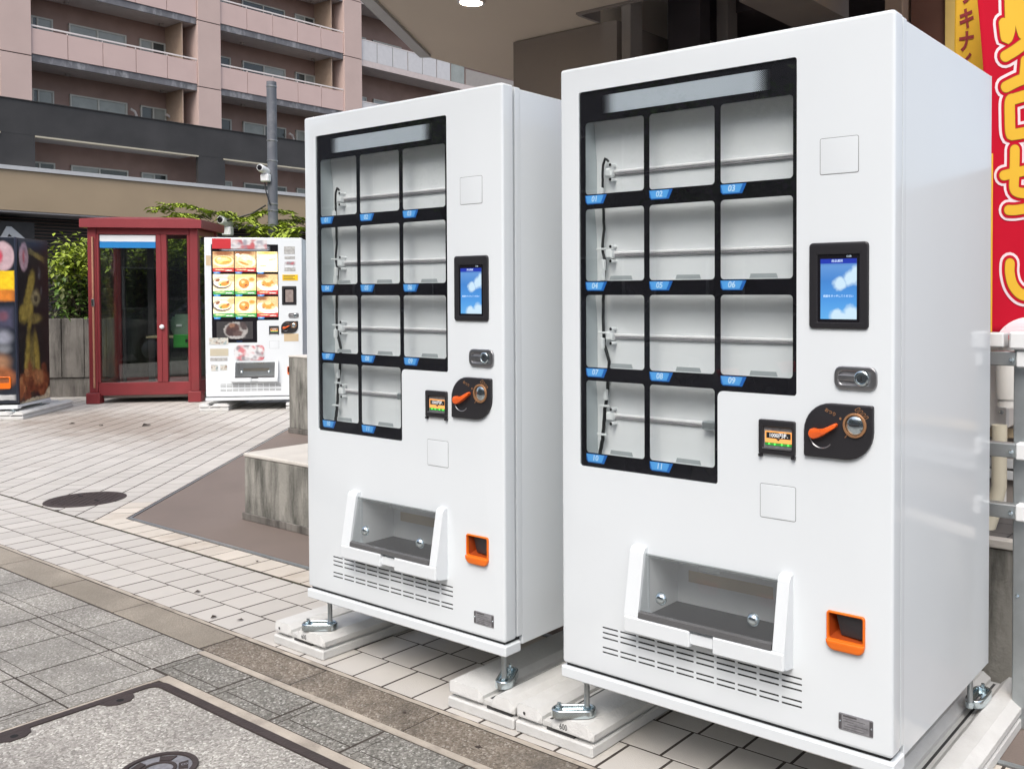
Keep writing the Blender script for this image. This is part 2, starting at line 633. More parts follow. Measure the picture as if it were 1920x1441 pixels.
M['banner_dark'] = mk('banner_dark_red', (.28, .03, .03), .75, var=.05)
M['banner_pink'] = mk('banner_pink_white', (.86, .70, .74), .75, var=.04)
M['banner_brown'] = mk('banner_outline_ochre', (.33, .12, .005), .75)
M['pipe_white'] = mk('pvc_white', (.62, .61, .58), .4, var=.05)
M['pipe_cream'] = mk('pvc_cream', (.55, .51, .40), .45, var=.08)
M['cab_grey'] = mk('cabinet_grey', (.62, .60, .58), .5, var=.05)
M['tile_dark'] = mk('dark_floor_tile', (.09, .085, .085), .5, var=.2, vscale=6)
M['photo_dark'] = mk('vinyl_black', (.010, .010, .012), .3, var=.2)
M['navy'] = mk('vinyl_navy', (.025, .035, .06), .3, var=.2)
M['pinkdot'] = mk('vinyl_pink', (.62, .40, .45), .4, var=.08)
M['gold'] = mk('vinyl_gold', (.36, .27, .055), .4, var=.2, vscale=9)
M['vyellow'] = mk('vinyl_yellow', (.85, .55, .02), .4, var=.06)
M['vwhite'] = mk('vinyl_cream', (.55, .50, .38), .45, var=.08)
M['chicken'] = mk('vinyl_chicken', (.20, .060, .022), .4, var=.7, vscale=11, dirt=((.42, .18, .07), .8), dscale=14)
M['grey_print'] = mk('grey_print', (.42, .42, .41), .5, var=.35, vscale=40)
M['skyblue'] = mk('sign_blue', (.02, .22, .55), .4, var=.06)
M['red_print'] = mk('red_print', (.55, .03, .04), .45, var=.1)
M['tan_print'] = mk('tan_print', (.58, .46, .30), .5, var=.1)


def blotch_mat(name, base, blots, scale):
    """pale label with soft illegible print"""
    m = mk(name, base, .5, var=.04)
    n, l = m.node_tree.nodes, m.node_tree.links
    b = n['Principled BSDF']
    src = b.inputs['Base Color'].links[0].from_socket
    co = n.new('ShaderNodeTexCoord').outputs['Object']
    for i, (c, amt, off) in enumerate(blots):
        mp = n.new('ShaderNodeMapping')
        mp.inputs['Location'].default_value = (off, off * 1.7, off * .6)
        l.new(co, mp.inputs[0])
        t = n.new('ShaderNodeTexNoise')
        t.inputs['Scale'].default_value = scale
        t.inputs['Detail'].default_value = 1
        l.new(mp.outputs[0], t.inputs['Vector'])
        r = n.new('ShaderNodeMapRange')
        r.interpolation_type = 'SMOOTHSTEP'
        r.inputs['From Min'].default_value = .48
        r.inputs['From Max'].default_value = .68
        r.inputs['To Max'].default_value = amt
        l.new(t.outputs['Fac'], r.inputs['Value'])
        mx = n.new('ShaderNodeMix')
        mx.data_type = 'RGBA'
        l.new(r.outputs[0], mx.inputs[0])
        l.new(src, mx.inputs[6])
        mx.inputs[7].default_value = (*c, 1)
        src = mx.outputs[2]
    l.new(src, b.inputs['Base Color'])
    return m


M['blur_red'] = blotch_mat('soft_print_red', (.70, .68, .68), [((.5, .06, .07), .9, 3.1), ((.25, .25, .3), .8, 7.7)], 11)
M['blur_grey'] = blotch_mat('soft_print_grey', (.72, .72, .73), [((.22, .20, .22), .9, 1.1), ((.6, .08, .1), .8, 5.2)], 13)


def print_mat(name, base, blobs, axes=('X', 'Z'), emis=0., detail=40, warp=.01, rough=.35, grain=.2):
    """flat printed picture: soft shapes laid over one another. blob: (a, b, ra, rb, turn, colour, softness[, 'rect'])"""
    m = bpy.data.materials.new(name)
    m.use_nodes = True
    n, l = m.node_tree.nodes, m.node_tree.links
    b = n['Principled BSDF']
    b.inputs['Roughness'].default_value = rough
    co = n.new('ShaderNodeTexCoord').outputs['Object']
    sp = n.new('ShaderNodeSeparateXYZ')
    l.new(co, sp.inputs[0])
    cb = n.new('ShaderNodeCombineXYZ')
    l.new(sp.outputs[axes[0]], cb.inputs[0])
    l.new(sp.outputs[axes[1]], cb.inputs[1])
    no = n.new('ShaderNodeTexNoise')
    no.inputs['Scale'].default_value = detail
    no.inputs['Detail'].default_value = 6
    l.new(co, no.inputs['Vector'])
    w = n.new('ShaderNodeVectorMath')
    w.operation = 'MULTIPLY_ADD'
    l.new(no.outputs['Color'], w.inputs[0])
    w.inputs[1].default_value = (warp, warp, 0)
    l.new(cb.outputs[0], w.inputs[2])
    src = None
    for (ca, cb_, ra, rb, rot, col, soft, *kind) in blobs:
        mp = n.new('ShaderNodeMapping')
        mp.vector_type = 'TEXTURE'
        mp.inputs['Location'].default_value = (ca + warp * .5, cb_ + warp * .5, 0)
        mp.inputs['Rotation'].default_value = (0, 0, rot)
        mp.inputs['Scale'].default_value = (ra, rb, 1)
        l.new(w.outputs[0], mp.inputs[0])
        if kind:
            ab = n.new('ShaderNodeVectorMath')
            ab.operation = 'ABSOLUTE'
            l.new(mp.outputs[0], ab.inputs[0])
            s2 = n.new('ShaderNodeSeparateXYZ')
            l.new(ab.outputs[0], s2.inputs[0])
            d = n.new('ShaderNodeMath')
            d.operation = 'MAXIMUM'
            l.new(s2.outputs[0], d.inputs[0])
            l.new(s2.outputs[1], d.inputs[1])
        else:
            d = n.new('ShaderNodeVectorMath')
            d.operation = 'LENGTH'
            l.new(mp.outputs[0], d.inputs[0])
        r = n.new('ShaderNodeMapRange')
        r.interpolation_type = 'SMOOTHSTEP'
        r.inputs['From Min'].default_value = 1 + soft
        r.inputs['From Max'].default_value = 1 - soft
        l.new(d.outputs['Value'], r.inputs['Value'])
        mx = n.new('ShaderNodeMix')
        mx.data_type = 'RGBA'
        l.new(r.outputs[0], mx.inputs[0])
        if src is None:
            mx.inputs[6].default_value = (*base, 1)
        else:
            l.new(src, mx.inputs[6])
        mx.inputs[7].default_value = (*col, 1)
        src = mx.outputs[2]
    g = n.new('ShaderNodeMapRange')
    g.inputs['From Min'].default_value = .3
    g.inputs['From Max'].default_value = .7
    g.inputs['To Min'].default_value = 1 - grain
    g.inputs['To Max'].default_value = 1 + grain
    l.new(no.outputs['Fac'], g.inputs['Value'])
    vm = n.new('ShaderNodeVectorMath')
    vm.operation = 'SCALE'
    l.new(src, vm.inputs[0])
    l.new(g.outputs[0], vm.inputs['Scale'])
    l.new(vm.outputs[0], b.inputs['Base Color'])
    if emis:
        l.new(vm.outputs[0], b.inputs['Emission Color'])
        b.inputs['Emission Strength'].default_value = emis
    return m


def screen_mat():
    """lit touch screen: blue sky picture with clouds top right and along the bottom"""
    m = bpy.data.materials.new('touch_screen_picture')
    m.use_nodes = True
    n, l = m.node_tree.nodes, m.node_tree.links
    b = n['Principled BSDF']
    b.inputs['Base Color'].default_value = (.02, .03, .05, 1)
    b.inputs['Roughness'].default_value = .15
    co = n.new('ShaderNodeTexCoord').outputs['Object']
    sp = n.new('ShaderNodeSeparateXYZ')
    l.new(co, sp.inputs[0])
    g = n.new('ShaderNodeMapRange')
    g.inputs['From Min'].default_value = 1.306
    g.inputs['From Max'].default_value = 1.455
    l.new(sp.outputs['Z'], g.inputs['Value'])
    ramp = n.new('ShaderNodeValToRGB')
    e = ramp.color_ramp.elements
    e[0].color = (.12, .42, .82, 1)
    e[1].color = (.03, .10, .36, 1)
    for p, c in ((.3, (.07, .31, .74)), (.62, (.05, .22, .60)), (.86, (.12, .30, .66))):
        q = e.new(p)
        q.color = (*c, 1)
    l.new(g.outputs[0], ramp.inputs[0])
    no = n.new('ShaderNodeTexNoise')
    no.inputs['Scale'].default_value = 34
    no.inputs['Detail'].default_value = 6
    l.new(co, no.inputs['Vector'])

    def blob(x, z, r):
        v = n.new('ShaderNodeVectorMath')
        v.operation = 'DISTANCE'
        cmb = n.new('ShaderNodeCombineXYZ')
        l.new(sp.outputs['X'], cmb.inputs[0])
        l.new(sp.outputs['Z'], cmb.inputs[2])
        l.new(cmb.outputs[0], v.inputs[0])
        v.inputs[1].default_value = (x, 0, z)
        r_ = n.new('ShaderNodeMapRange')
        r_.inputs['From Min'].default_value = r
        r_.inputs['From Max'].default_value = 0
        l.new(v.outputs['Value'], r_.inputs['Value'])
        return r_.outputs[0]
    tot = None
    for x, z, r in ((.925, 1.405, .032), (.895, 1.392, .026), (.938, 1.42, .024), (.885, 1.312, .028), (.925, 1.318, .034), (.905, 1.306, .03)):
        o = blob(x, z, r)
        if tot is None:
            tot = o
        else:
            a = n.new('ShaderNodeMath')
            a.operation = 'MAXIMUM'
            l.new(tot, a.inputs[0])
            l.new(o, a.inputs[1])
            tot = a.outputs[0]
    mu = n.new('ShaderNodeMath')
    mu.operation = 'ADD'
    l.new(tot, mu.inputs[0])
    l.new(no.outputs['Fac'], mu.inputs[1])
    r3 = n.new('ShaderNodeMapRange')
    r3.inputs['From Min'].default_value = .72
    r3.inputs['From Max'].default_value = 1.05
    l.new(mu.outputs[0], r3.inputs['Value'])
    mx = n.new('ShaderNodeMix')
    mx.data_type = 'RGBA'
    l.new(r3.outputs[0], mx.inputs[0])
    l.new(ramp.outputs[0], mx.inputs[6])
    mx.inputs[7].default_value = (.62, .80, .92, 1)
    l.new(mx.outputs[2], b.inputs['Emission Color'])
    b.inputs['Emission Strength'].default_value = .62
    return m


M['screen'] = screen_mat()
M['screenbar'] = mk('screen_title_bar', (.01, .02, .1), .2, emis=(.015, .03, .35), estr=.6)
M['screentext'] = mk('screen_lettering', (.5, .6, .7), .3, emis=(.6, .75, .9), estr=.45)


def header_mat():
    """pale translucent strip that fades out in printed dots at both ends"""
    m = mk('header_strip', (.47, .51, .56), .3, var=.04, vscale=6)
    n, l = m.node_tree.nodes, m.node_tree.links
    b = n['Principled BSDF']
    src = b.inputs['Base Color'].links[0].from_socket
    co = n.new('ShaderNodeTexCoord').outputs['Object']
    sp = n.new('ShaderNodeSeparateXYZ')
    l.new(co, sp.inputs[0])
    d = n.new('ShaderNodeMath')
    d.operation = 'SUBTRACT'
    d.inputs[1].default_value = .4275
    l.new(sp.outputs['X'], d.inputs[0])
    ab = n.new('ShaderNodeMath')
    ab.operation = 'ABSOLUTE'
    l.new(d.outputs[0], ab.inputs[0])
    th = n.new('ShaderNodeMapRange')
    th.inputs['From Min'].default_value = .218
    th.inputs['From Max'].default_value = .268
    th.inputs['To Min'].default_value = -1.02
    th.inputs['To Max'].default_value = 1.0
    l.new(ab.outputs[0], th.inputs['Value'])

    def wv(sock):
        a = n.new('ShaderNodeMath')
        a.operation = 'MULTIPLY'
        a.inputs[1].default_value = 2 * pi / .0052
        l.new(sock, a.inputs[0])
        c = n.new('ShaderNodeMath')
        c.operation = 'SINE'
        l.new(a.outputs[0], c.inputs[0])
        return c.outputs[0]
    p = n.new('ShaderNodeMath')
    p.operation = 'MULTIPLY'
    l.new(wv(sp.outputs['X']), p.inputs[0])
    l.new(wv(sp.outputs['Z']), p.inputs[1])
    gt = n.new('ShaderNodeMath')
    gt.operation = 'GREATER_THAN'
    l.new(p.outputs[0], gt.inputs[0])
    l.new(th.outputs[0], gt.inputs[1])
    mx = n.new('ShaderNodeMix')
    mx.data_type = 'RGBA'
    l.new(gt.outputs[0], mx.inputs[0])
    mx.inputs[6].default_value = (.012, .011, .014, 1)
    l.new(src, mx.inputs[7])
    l.new(mx.outputs[2], b.inputs['Base Color'])
    return m


M['header'] = header_mat()
M['tile'] = mk('white_paving_tile', (.52, .495, .46), .62, var=.05, vscale=3, bump=.22, bscale=260, world_space=True, rand=.05,
               dirt=((.45, .425, .39), .75))
M['tile_s'] = mk('sandy_paving_tile', (.58, .53, .465), .65, var=.07, vscale=3, bump=.3, bscale=240, world_space=True, rand=.05,
                 dirt=((.40, .33, .26), .6), dscale=4)
M['tile_far'] = mk('white_paving_tile_far', (.51, .485, .45), .62, var=.05, vscale=3, bump=.2, bscale=200, world_space=True, rand=.06, isl=True,
                   dirt=((.46, .43, .395), .75), dscale=1.6)


def stain(m, cx, cy, rx, ry, col, amt):
    """a worn dirty patch on the paving, in its own place"""
    n, l = m.node_tree.nodes, m.node_tree.links
    b = n['Principled BSDF']
    src = b.inputs['Base Color'].links[0].from_socket
    pos = n.new('ShaderNodeNewGeometry').outputs['Position']
    mp = n.new('ShaderNodeMapping')
    mp.vector_type = 'POINT'
    mp.inputs['Location'].default_value = (-cx / rx, -cy / ry, 0)
    mp.inputs['Scale'].default_value = (1 / rx, 1 / ry, 0)
    l.new(pos, mp.inputs[0])
    ln = n.new('ShaderNodeVectorMath')
    ln.operation = 'LENGTH'
    l.new(mp.outputs[0], ln.inputs[0])
    no = n.new('ShaderNodeTexNoise')
    no.inputs['Scale'].default_value = 2.6
    no.inputs['Detail'].default_value = 8
    no.inputs['Roughness'].default_value = .7
    l.new(pos, no.inputs['Vector'])
    a = n.new('ShaderNodeMath')
    a.operation = 'MULTIPLY_ADD'
    a.inputs[1].default_value = 1.7
    l.new(no.outputs['Fac'], a.inputs[0])
    l.new(ln.outputs['Value'], a.inputs[2])
    r = n.new('ShaderNodeMapRange')
    r.interpolation_type = 'SMOOTHSTEP'
    r.inputs['From Min'].default_value = 1.9
    r.inputs['From Max'].default_value = .95
    r.inputs['To Max'].default_value = amt
    l.new(a.outputs[0], r.inputs['Value'])
    mx = n.new('ShaderNodeMix')
    mx.data_type = 'RGBA'
    l.new(r.outputs[0], mx.inputs[0])
    l.new(src, mx.inputs[6])
    mx.inputs[7].default_value = (*col, 1)
    l.new(mx.outputs[2], b.inputs['Base Color'])


for k in ('tile', 'tile_far'):
    stain(M[k], -8.6, 2.6, 2.4, 1.1, (.27, .22, .18), .8)
M['paver'] = aggregate_mat('grey_aggregate_paver', [(0., (0.183, 0.172, 0.152)), (.4, (0.280, 0.267, 0.240)), (.8, (0.356, 0.340, 0.308)), (.95, (0.478, 0.458, 0.432)), (1., (0.611, 0.590, 0.559))], 170, .45,
                           dirt=((.17, .165, .15), .5, 2.2))
M['paver_dark'] = aggregate_mat('dark_aggregate_paver', [(0., (0.103, 0.098, 0.085)), (.45, (0.185, 0.177, 0.158)), (.8, (0.268, 0.256, 0.229)), (.94, (0.370, 0.360, 0.334)), (1., (0.535, 0.520, 0.488))], 150, .6,
                                dirt=((.11, .108, .095), .5, 3.))
M['cover_agg'] = aggregate_mat('greyish_pink_aggregate', [(0., (0.187, 0.172, 0.156)), (.4, (0.314, 0.296, 0.271)), (.8, (0.396, 0.379, 0.347)), (.95, (0.528, 0.514, 0.473)), (1., (0.660, 0.655, 0.605))], 155, .45,
                               dirt=((.22, .20, .185), .45, 2.))
M['kerb'] = aggregate_mat('kerb_stone', [(0., (.235, .205, .165)), (.5, (.285, .25, .205)), (1., (.335, .30, .25))], 260, .25, dirt=((.20, .175, .14), .6, 4.))
M['kerb_old'] = aggregate_mat('worn_kerb_stone', [(0., (.12, .098, .075)), (.5, (.195, .162, .128)), (.9, (.275, .238, .195)), (1., (.40, .37, .33))], 150, .7,
                              dirt=((.085, .074, .062), .8, 4.))

# ------------------------------------------------------------------ ground, paving
g = MB()
g.add([(-90, -60, -.14), (60, -60, -.14), (60, 90, -.14), (-90, 90, -.14)], [(0, 1, 2, 3)])
tag(g.build('road', M['asphalt']), kind='structure')

b = MB()
b.box(-16, 8, -.03, 14, -.10, -.0012)
pavement = tag(b.build('pavement', M['grout']), kind='structure')
b = MB()
b.box(-16, 8, -3.4, -.03, -.10, -.0012)
sidewalk = tag(b.build('sidewalk', M['grout']), kind='structure')

near_tiles = []     # (distance score, polygon, material)
far_tiles = []
CX, CY = 1.845, -2.115
J = .0050
rows = [(-.022, .137), (.143, .318), (.324, .494)]
for ri, (y0, y1) in enumerate(rows):
    x = -6.3 + (.045, .0, .018)[ri]
    while x < 1.7:
        near_tiles.append((math.hypot(x - CX, y0 - CY) - 20, [(x + J, y0), (x + .16 - J, y0), (x + .16 - J, y1), (x + J, y1)], 'tile'))
        x += .16
x = -4.17
while x < 1.7:
    near_tiles.append((math.hypot(x - CX, .5 - CY) - 20, [(x + J, .512), (x + .16 - J, .512), (x + .16 - J, .662), (x + J, .662)], 'tile_s'))
    x += .16
# the field laid along the slanting edge of the brown floor
U = Vector((-.684, .730))
V = Vector((-.730, -.684))
O = Vector((-4.10, .672))
for i in range(-6, 78):
    for j in range(-1, 64):
        a0, a1 = i * .155 + J, (i + 1) * .155 - J
        b0, b1 = j * .172 + J + .012, (j + 1) * .172 - J + .012
        if j < 0:
            continue
        sh = (j % 3) * .05
        pl = [O + U * (a0 + sh) + V * b0, O + U * (a1 + sh) + V * b0, O + U * (a1 + sh) + V * b1, O + U * (a0 + sh) + V * b1]
        pl = [(p.x, p.y) for p in pl]
        pl = clip_poly(pl, 0, 1, .513)
        if len(pl) < 3 or min(p[0] for p in pl) < -15.5 or max(p[1] for p in pl) > 8.5:
            continue
        if max(p[1] for p in pl) - min(p[1] for p in pl) < .02:
            continue
        d = math.hypot(pl[0][0] - CX, pl[0][1] - CY)
        near_tiles.append((d, pl, 'tile_s' if j == 0 and i < 3 else 'tile'))
near_tiles.sort(key=lambda t: t[0])
far = MB()
for k, (d, pl, mt) in enumerate(near_tiles):
    pl = sorted(pl, key=lambda p: 0) if False else pl
    top = random.uniform(-.0007, .0007)
    if k < 298:
        m_ = MB()
        cx, cy = sum(p[0] for p in pl) / len(pl), sum(p[1] for p in pl) / len(pl)
        v, f = slab_verts([(p[0] - cx, p[1] - cy) for p in pl], top, -.012, .0013)
        m_.add(v, f)
        o = m_.build('tile', M[mt], pavement)
        o.location = (cx, cy, 0)
    else:
        v, f = slab_verts(pl, top, -.012, .0013)
        far.add(v, f)
o = far.build('tile_field', M['tile_far'], pavement, weld=False)
o['kind'] = 'stuff'
b = MB()
b.box(-6.3, 1.7, .4945, .5115, -.01, -.0008)
b.build('mossy_joint', M['moss'], pavement)

b = MB()
brown = [(-4.085, .690), (1.6, .690), (1.6, 5.2), (-8.33, 5.2)]
b.prism(brown, lambda a, c, d: (a, c, d), -.02, .001)
tag(b.build('brown_floor', M['brownfloor']), kind='structure')
b = MB()
b.box(-4.10, 1.6, .667, .689, -.012, .004)
e0 = Vector((-4.10, .672))
b.add([(e0.x, e0.y, .003), (e0.x + .012, e0.y + .012, .003), (e0.x + U.x * 6.2 + .012, e0.y + U.y * 6.2 + .012, .003), (e0.x + U.x * 6.2, e0.y + U.y * 6.2, .003)], [(0, 1, 2, 3)])
tag(b.build('floor_edging', M['zincdull']), kind='structure')

# kerb stones
xs = [-6.6, -6.0, -5.4, -4.8, -4.2, -3.6, -2.99, -2.39, -1.68, -1.09, -.49, .11, .71, 1.31, 1.91]
for a0, a1 in zip(xs, xs[1:]):
    m_ = MB()
    m_.cbox(a0 + .002, a1 - .002, -.203, -.048, -.05, random.uniform(-.001, .003), .005)
    m_.build('kerb_stone', M['kerb_old'] if a0 > -1.7 else M['kerb'], sidewalk)
b = MB()
n_ = 160
pts = []
for k in range(n_ + 1):
    x = -6.4 + k * 8.2 / n_
    pts.append((x, -.047 - random.uniform(0, .002), -.031 + random.uniform(-.003, .003)))
for (xa, ya, yb), (xb, yc, yd) in zip(pts, pts[1:]):
    b.add([(xa, ya, .0015), (xb, yc, .0015), (xb, yd, .0025), (xa, yb, .0025)], [(0, 1, 2, 3)])
b.build('mortar_line', M['mortar'], sidewalk)

# grey pavers with a grooved border
def paver(x0, x1, y0, y1, mt, gx=True, name='paver', gy=False):
    m_ = MB()
    m_.cbox(x0 + .0055, x1 - .0055, y0 + .0032, y1 - .0032, -.03, random.uniform(-.0008, .0008), .001)
    o = m_.build(name, M[mt], sidewalk)
    return o


def groove(mb, x0, x1, y0, y1):
    mb.box(x0, x1, y0, y1, -.004, .0008)


gr = MB()
yrows = [(-.410, -.206), (-.735, -.410), (-1.06, -.735), (-1.385, -1.06), (-1.71, -1.385)]
xj = [-1.632 - .318 * k for k in range(13)]
for ry, (y0, y1) in enumerate(yrows):
    for x1, x0 in zip(xj, xj[1:]):
        if ry == 4 and x0 < -3.5:
            continue
        paver(x0, x1, y0, y1, 'paver')
        if y1 < -.3:
            gr.box(x0 + .012, x1 - .012, y1 - .046, y1 - .0435, -.002, .0006)
        gr.box(x0 + .012, x1 - .012, y0 + .0435, y0 + .046, -.002, .0006)
# narrow pieces beside the cover and along the kerb
for y0, y1 in yrows[1:]:
    paver(-1.632, -1.520, y0, y1, 'paver')
    gr.box(-1.60, -1.598, y0 + .03, y1 - .03, -.002, .0006)
xx = -1.632
while xx < 1.6:
    paver(xx, xx + .366, -.404, -.232, 'paver_dark')
    gr.box(xx + .04, xx + .0425, -.395, -.24, -.002, .0006)
    gr.box(xx + .05, xx + .366, -.362, -.3595, -.002, .0006)
    xx += .366
gr.build('paver_groove', M['grout'], sidewalk)['kind'] = 'stuff'
b = MB()
b.box(-1.64, 1.7, -.231, -.206, -.02, .0015)
b.box(-1.518, 1.7, -.446, -.407, -.02, .001)
b.box(-1.518, -1.505, -1.8, -.4465, -.02, .001)
b.build('mortar_bed', M['mortar'], sidewalk)
b = MB()
b.box(1.72, 8, -3.4, -.21, -.05, -.001)
b.box(-16, -5.46, -3.4, -.21, -.05, -.001)
b.box(-5.45, 1.715, -3.4, -2.05, -.05, -.001)
b.box(-16, -6.42, -.2, -.031, -.05, -.001)
b.build('plain_paving', M['paver'], sidewalk)

# recessed utility cover: iron frame, stone-filled lid, maker's ring
uc = empty('utility_cover', (-.30, -1.23, 0), 0, 'rectangular iron framed utility cover filled with pinkish stone chips', 'manhole cover')
b = MB()
outer = rr(-1.203, 1.60, -.80, .786, .06, 6)
inner = rr(-1.170, 1.567, -.767, .753, .035, 6)
b.plate(outer, [lambda d=0.: inner(0)], XY, -.003, .03, .002)
b.build('iron_frame', M['iron'], uc, 40)
b = MB()
b.plate(lambda d=0.: inner(.002 + d), [], XY, .001, .03)
b.build('stone_filled_lid', M['cover_agg'], uc)
for yy in (.62, .305):
    b = MB()
    pl = [(-1.172, yy + .055), (-1.172, yy - .055), (-1.135, yy - .045), (-1.113, yy - .02), (-1.113, yy + .02), (-1.135, yy + .045)]
    b.prism(pl, XY, -.0026, .02)
    h_ = b.build('hinge_lug', M['iron'], uc)
    b = MB()
    b.lathe([(.011, .0030), (.011, .0033)], lambda x, y, h, q=yy: (-1.14 + x * 1.2, q + y, h), 12)
    b.build('lifting_hole', M['dark'], h_)
ring = MB()
ring.plate(circ(-.568, .459, .106, 40), [circ(-.568, .459, .090, 40)], XY, -.006, .01, .003)
ro = ring.build('round_boss', M['iron'], uc, 40)
b = MB()
b.plate(circ(-.568, .459, .0895, 40), [], XY, -.001, .01)
b.build('boss_disc', M['plate'], ro)
b = MB()
b.plate(circ(-.568, .459, .050, 32), [circ(-.568, .459, .040, 32)], XY, -.0045, .01, .001)
for k in range(5):
    a = k * 2 * pi / 5 + 1.05
    pl = [(-.568 + r_ * cos(a + s_), .459 + r_ * sin(a + s_)) for r_, s_ in ((.056, -.3), (.082, -.3), (.082, .3), (.056, .3))]
    b.prism(pl, XY, -.0045, .004)
b.build('boss_emblem', M['iron'], ro)
me = text_mesh('B', .026)
for v in me.vertices:
    a = 1.05 - pi / 2
    x, y = v.co.x, v.co.y + .068
    v.co = (-.568 + x * cos(a) - y * sin(a), .459 + x * sin(a) + y * cos(a), .0052)
me.materials.clear()
me.materials.append(M['plate'])
link('boss_letter', me, ro)

mh = empty('manhole_cover', (-4.885, .765, 0), 0, 'round brown cast iron manhole cover in the white tiles', 'manhole cover')
b = MB()
b.lathe([(.243, -.01), (.243, .003), (.239, .005), (.226, .005), (.225, .0035), (.221, .0035), (.220, .005)], lambda x, y, h: (x, y, h), 48)
b.build('cover_plate', M['iron'], mh, 30)
b = MB()
for i in range(-8, 9):
    for j in range(-8, 9):
        x, y = i * .025, j * .025
        if math.hypot(x, y) < .205 and (i + j) % 2 == 0:
            b.box(x - .007, x + .007, y - .007, y + .007, .004, .0075)
o = b.build('tread_stud', M['iron'], mh)
o['kind'] = 'stuff'
for sx in (-1, 1):
    b = MB()
    b.cbox(sx * .12 - .025, sx * .12 + .025, .02 - .008, .02 + .008, .004, .0085, .002)
    b.build('lifting_slot', M['dark'], mh)

# ------------------------------------------------------------------ canopy over the machines and the shop behind
canopy = empty('canopy', (0, 0, 3.0), 0, 'brown flat canopy soffit with white edge trim above the machines', 'canopy')
YF = -.35
dx = .68 / .984
soff = [(-3.18, 2.2), (-2.5, 1.216), (-2.5 + (1.216 - YF) * dx, YF), (.45, YF), (.45, 2.09), (-1.70, 2.09), (-1.71, 2.29), (-1.71, 5.5), (-3.27, 5.5)]
b = MB()
b.prism(soff, lambda a, c, d: (a, c, d), 0, .35)
b.build('soffit', M['soffit'], canopy)
b = MB()


def strip(mb, p, q, w, z0, z1):
    p, q = Vector(p), Vector(q)
    t = (q - p).normalized()
    s_ = Vector((t.y, -t.x)) * w
    c4 = [p, q, q - s_, p - s_]
    mb.prism([(v.x, v.y) for v in c4], lambda a, c, d: (a, c, d), z0, z1)


strip(b, soff[0], soff[1], .075, -.02, .36)
strip(b, soff[1], soff[2], .075, -.02, .36)
b.box(soff[2][0], .45, YF - .075, YF - .002, -.02, .36)
b.box(.452, .53, YF - .075, 2.09, -.02, .36)
b.build('edge_trim', M['trimw'], canopy)
b = MB()
b.box(-1.70, .45, 2.091, 2.115, -.012, .3)
b.box(-1.709, -1.685, 2.116, 2.30, -.012, .3)
b.build('notch_trim', M['shopgrey'], canopy)
dl = empty('ceiling_downlight', (-2.03, 1.58, 3.0), 0, 'lit round downlight recessed in the brown canopy soffit', 'ceiling light')
b = MB()
b.lathe([(.075, .0), (.075, -.012), (.062, -.012), (.060, -.002)], lambda x, y, h: (x, y, h), 28)
b.build('rim', M['white2'], dl, 40)
b = MB()
b.lathe([(.059, -.004), (.050, -.010), (.02, -.014)], lambda x, y, h: (x, y, h), 28)
b.build('lamp_disc', mk('lamp_glow', (.9, .85, .8), .4, emis=(1, .80, .60), estr=30), dl, 40)

shop = empty('shop_front', (0, 2.33, 0), 0, 'dark brown shop front behind the two large white machines', 'building')
b = MB()
b.box(-2.43, -1.585, .0, 3.2, 0, 2.995)
b.build('wall', M['shopwall'], shop)
b = MB()
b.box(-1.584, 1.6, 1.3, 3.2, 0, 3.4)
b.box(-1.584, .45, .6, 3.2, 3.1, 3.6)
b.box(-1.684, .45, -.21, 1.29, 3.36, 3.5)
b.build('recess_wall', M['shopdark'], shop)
for x0, x1, y0, mt in ((-1.56, -1.492, .01, 'shopgrey'), (-1.46, -1.225, .35, 'shopdark'), (.085, .175, -.02, 'shoptan'), (-1.20, -1.12, .5, 'shopgrey')):
    b = MB()
    b.cbox(x0, x1, y0, y0 + .12, 0, 3.3, .004)
    b.build('column', M[mt], shop)
b = MB()
b.prism([(-.42, -.56), (-.13, -.56), (-.12, .02), (-.41, .02)], lambda a, c, d: (a, c, d), 2.75, 2.98)
b.build('beam', M['shopgrey'], shop)
b = MB()
b.cbox(.19, .37, .05, .12, 0, 3.2, .004)
b.build('door', M['shopred'], shop)
b = MB()
b.box(.37, 1.1, .02, .1, 1.9, 3.2)
b.build('sign_board', M['shopyel'], shop)
b = MB()
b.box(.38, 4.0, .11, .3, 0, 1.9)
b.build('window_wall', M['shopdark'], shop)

# ------------------------------------------------------------------ vending machines
def loft_box(mb, x0, x1, y0, y1, z0, z1, c=.004):
    mb.cbox(x0, x1, y0, y1, z0, z1, c)


WIN = [(.072, .864), (.546, .864), (.546, 1.112), (.777, 1.112), (.777, 1.955), (.072, 1.955)]
WIN_R = [.008, .008, .016, .008, .008, .008]


def round_poly(pts, rad, d=0., n=4):
    """axis-parallel outline moved outwards by d, corners rounded"""
    m = len(pts)
    off = []
    for i in range(m):
        p, a, c = Vector(pts[i]), Vector(pts[i - 1]), Vector(pts[(i + 1) % m])
        t0, t1 = (p - a).normalized(), (c - p).normalized()
        n0, n1 = Vector((t0.y, -t0.x)), Vector((t1.y, -t1.x))
        off.append((p + (n0 + n1) * d, t0, t1))
    out = []
    for (p, t0, t1), r in zip(off, rad):
        s, e = p - t0 * r, p + t1 * r
        c = s + e - p
        for k in range(n + 1):
            a = k / n * pi / 2
            out.append(tuple(c + (s - c) * cos(a) + (e - c) * sin(a)))
    return out


CELLX = [(.092, .303), (.321, .534), (.552, .764)]
CELLZ = [(1.657, 1.865), (1.406, 1.614), (1.155, 1.365), (.905, 1.116)]
cells = [(r, c) for r in range(4) for c in range(3) if not (r == 3 and c == 2)]


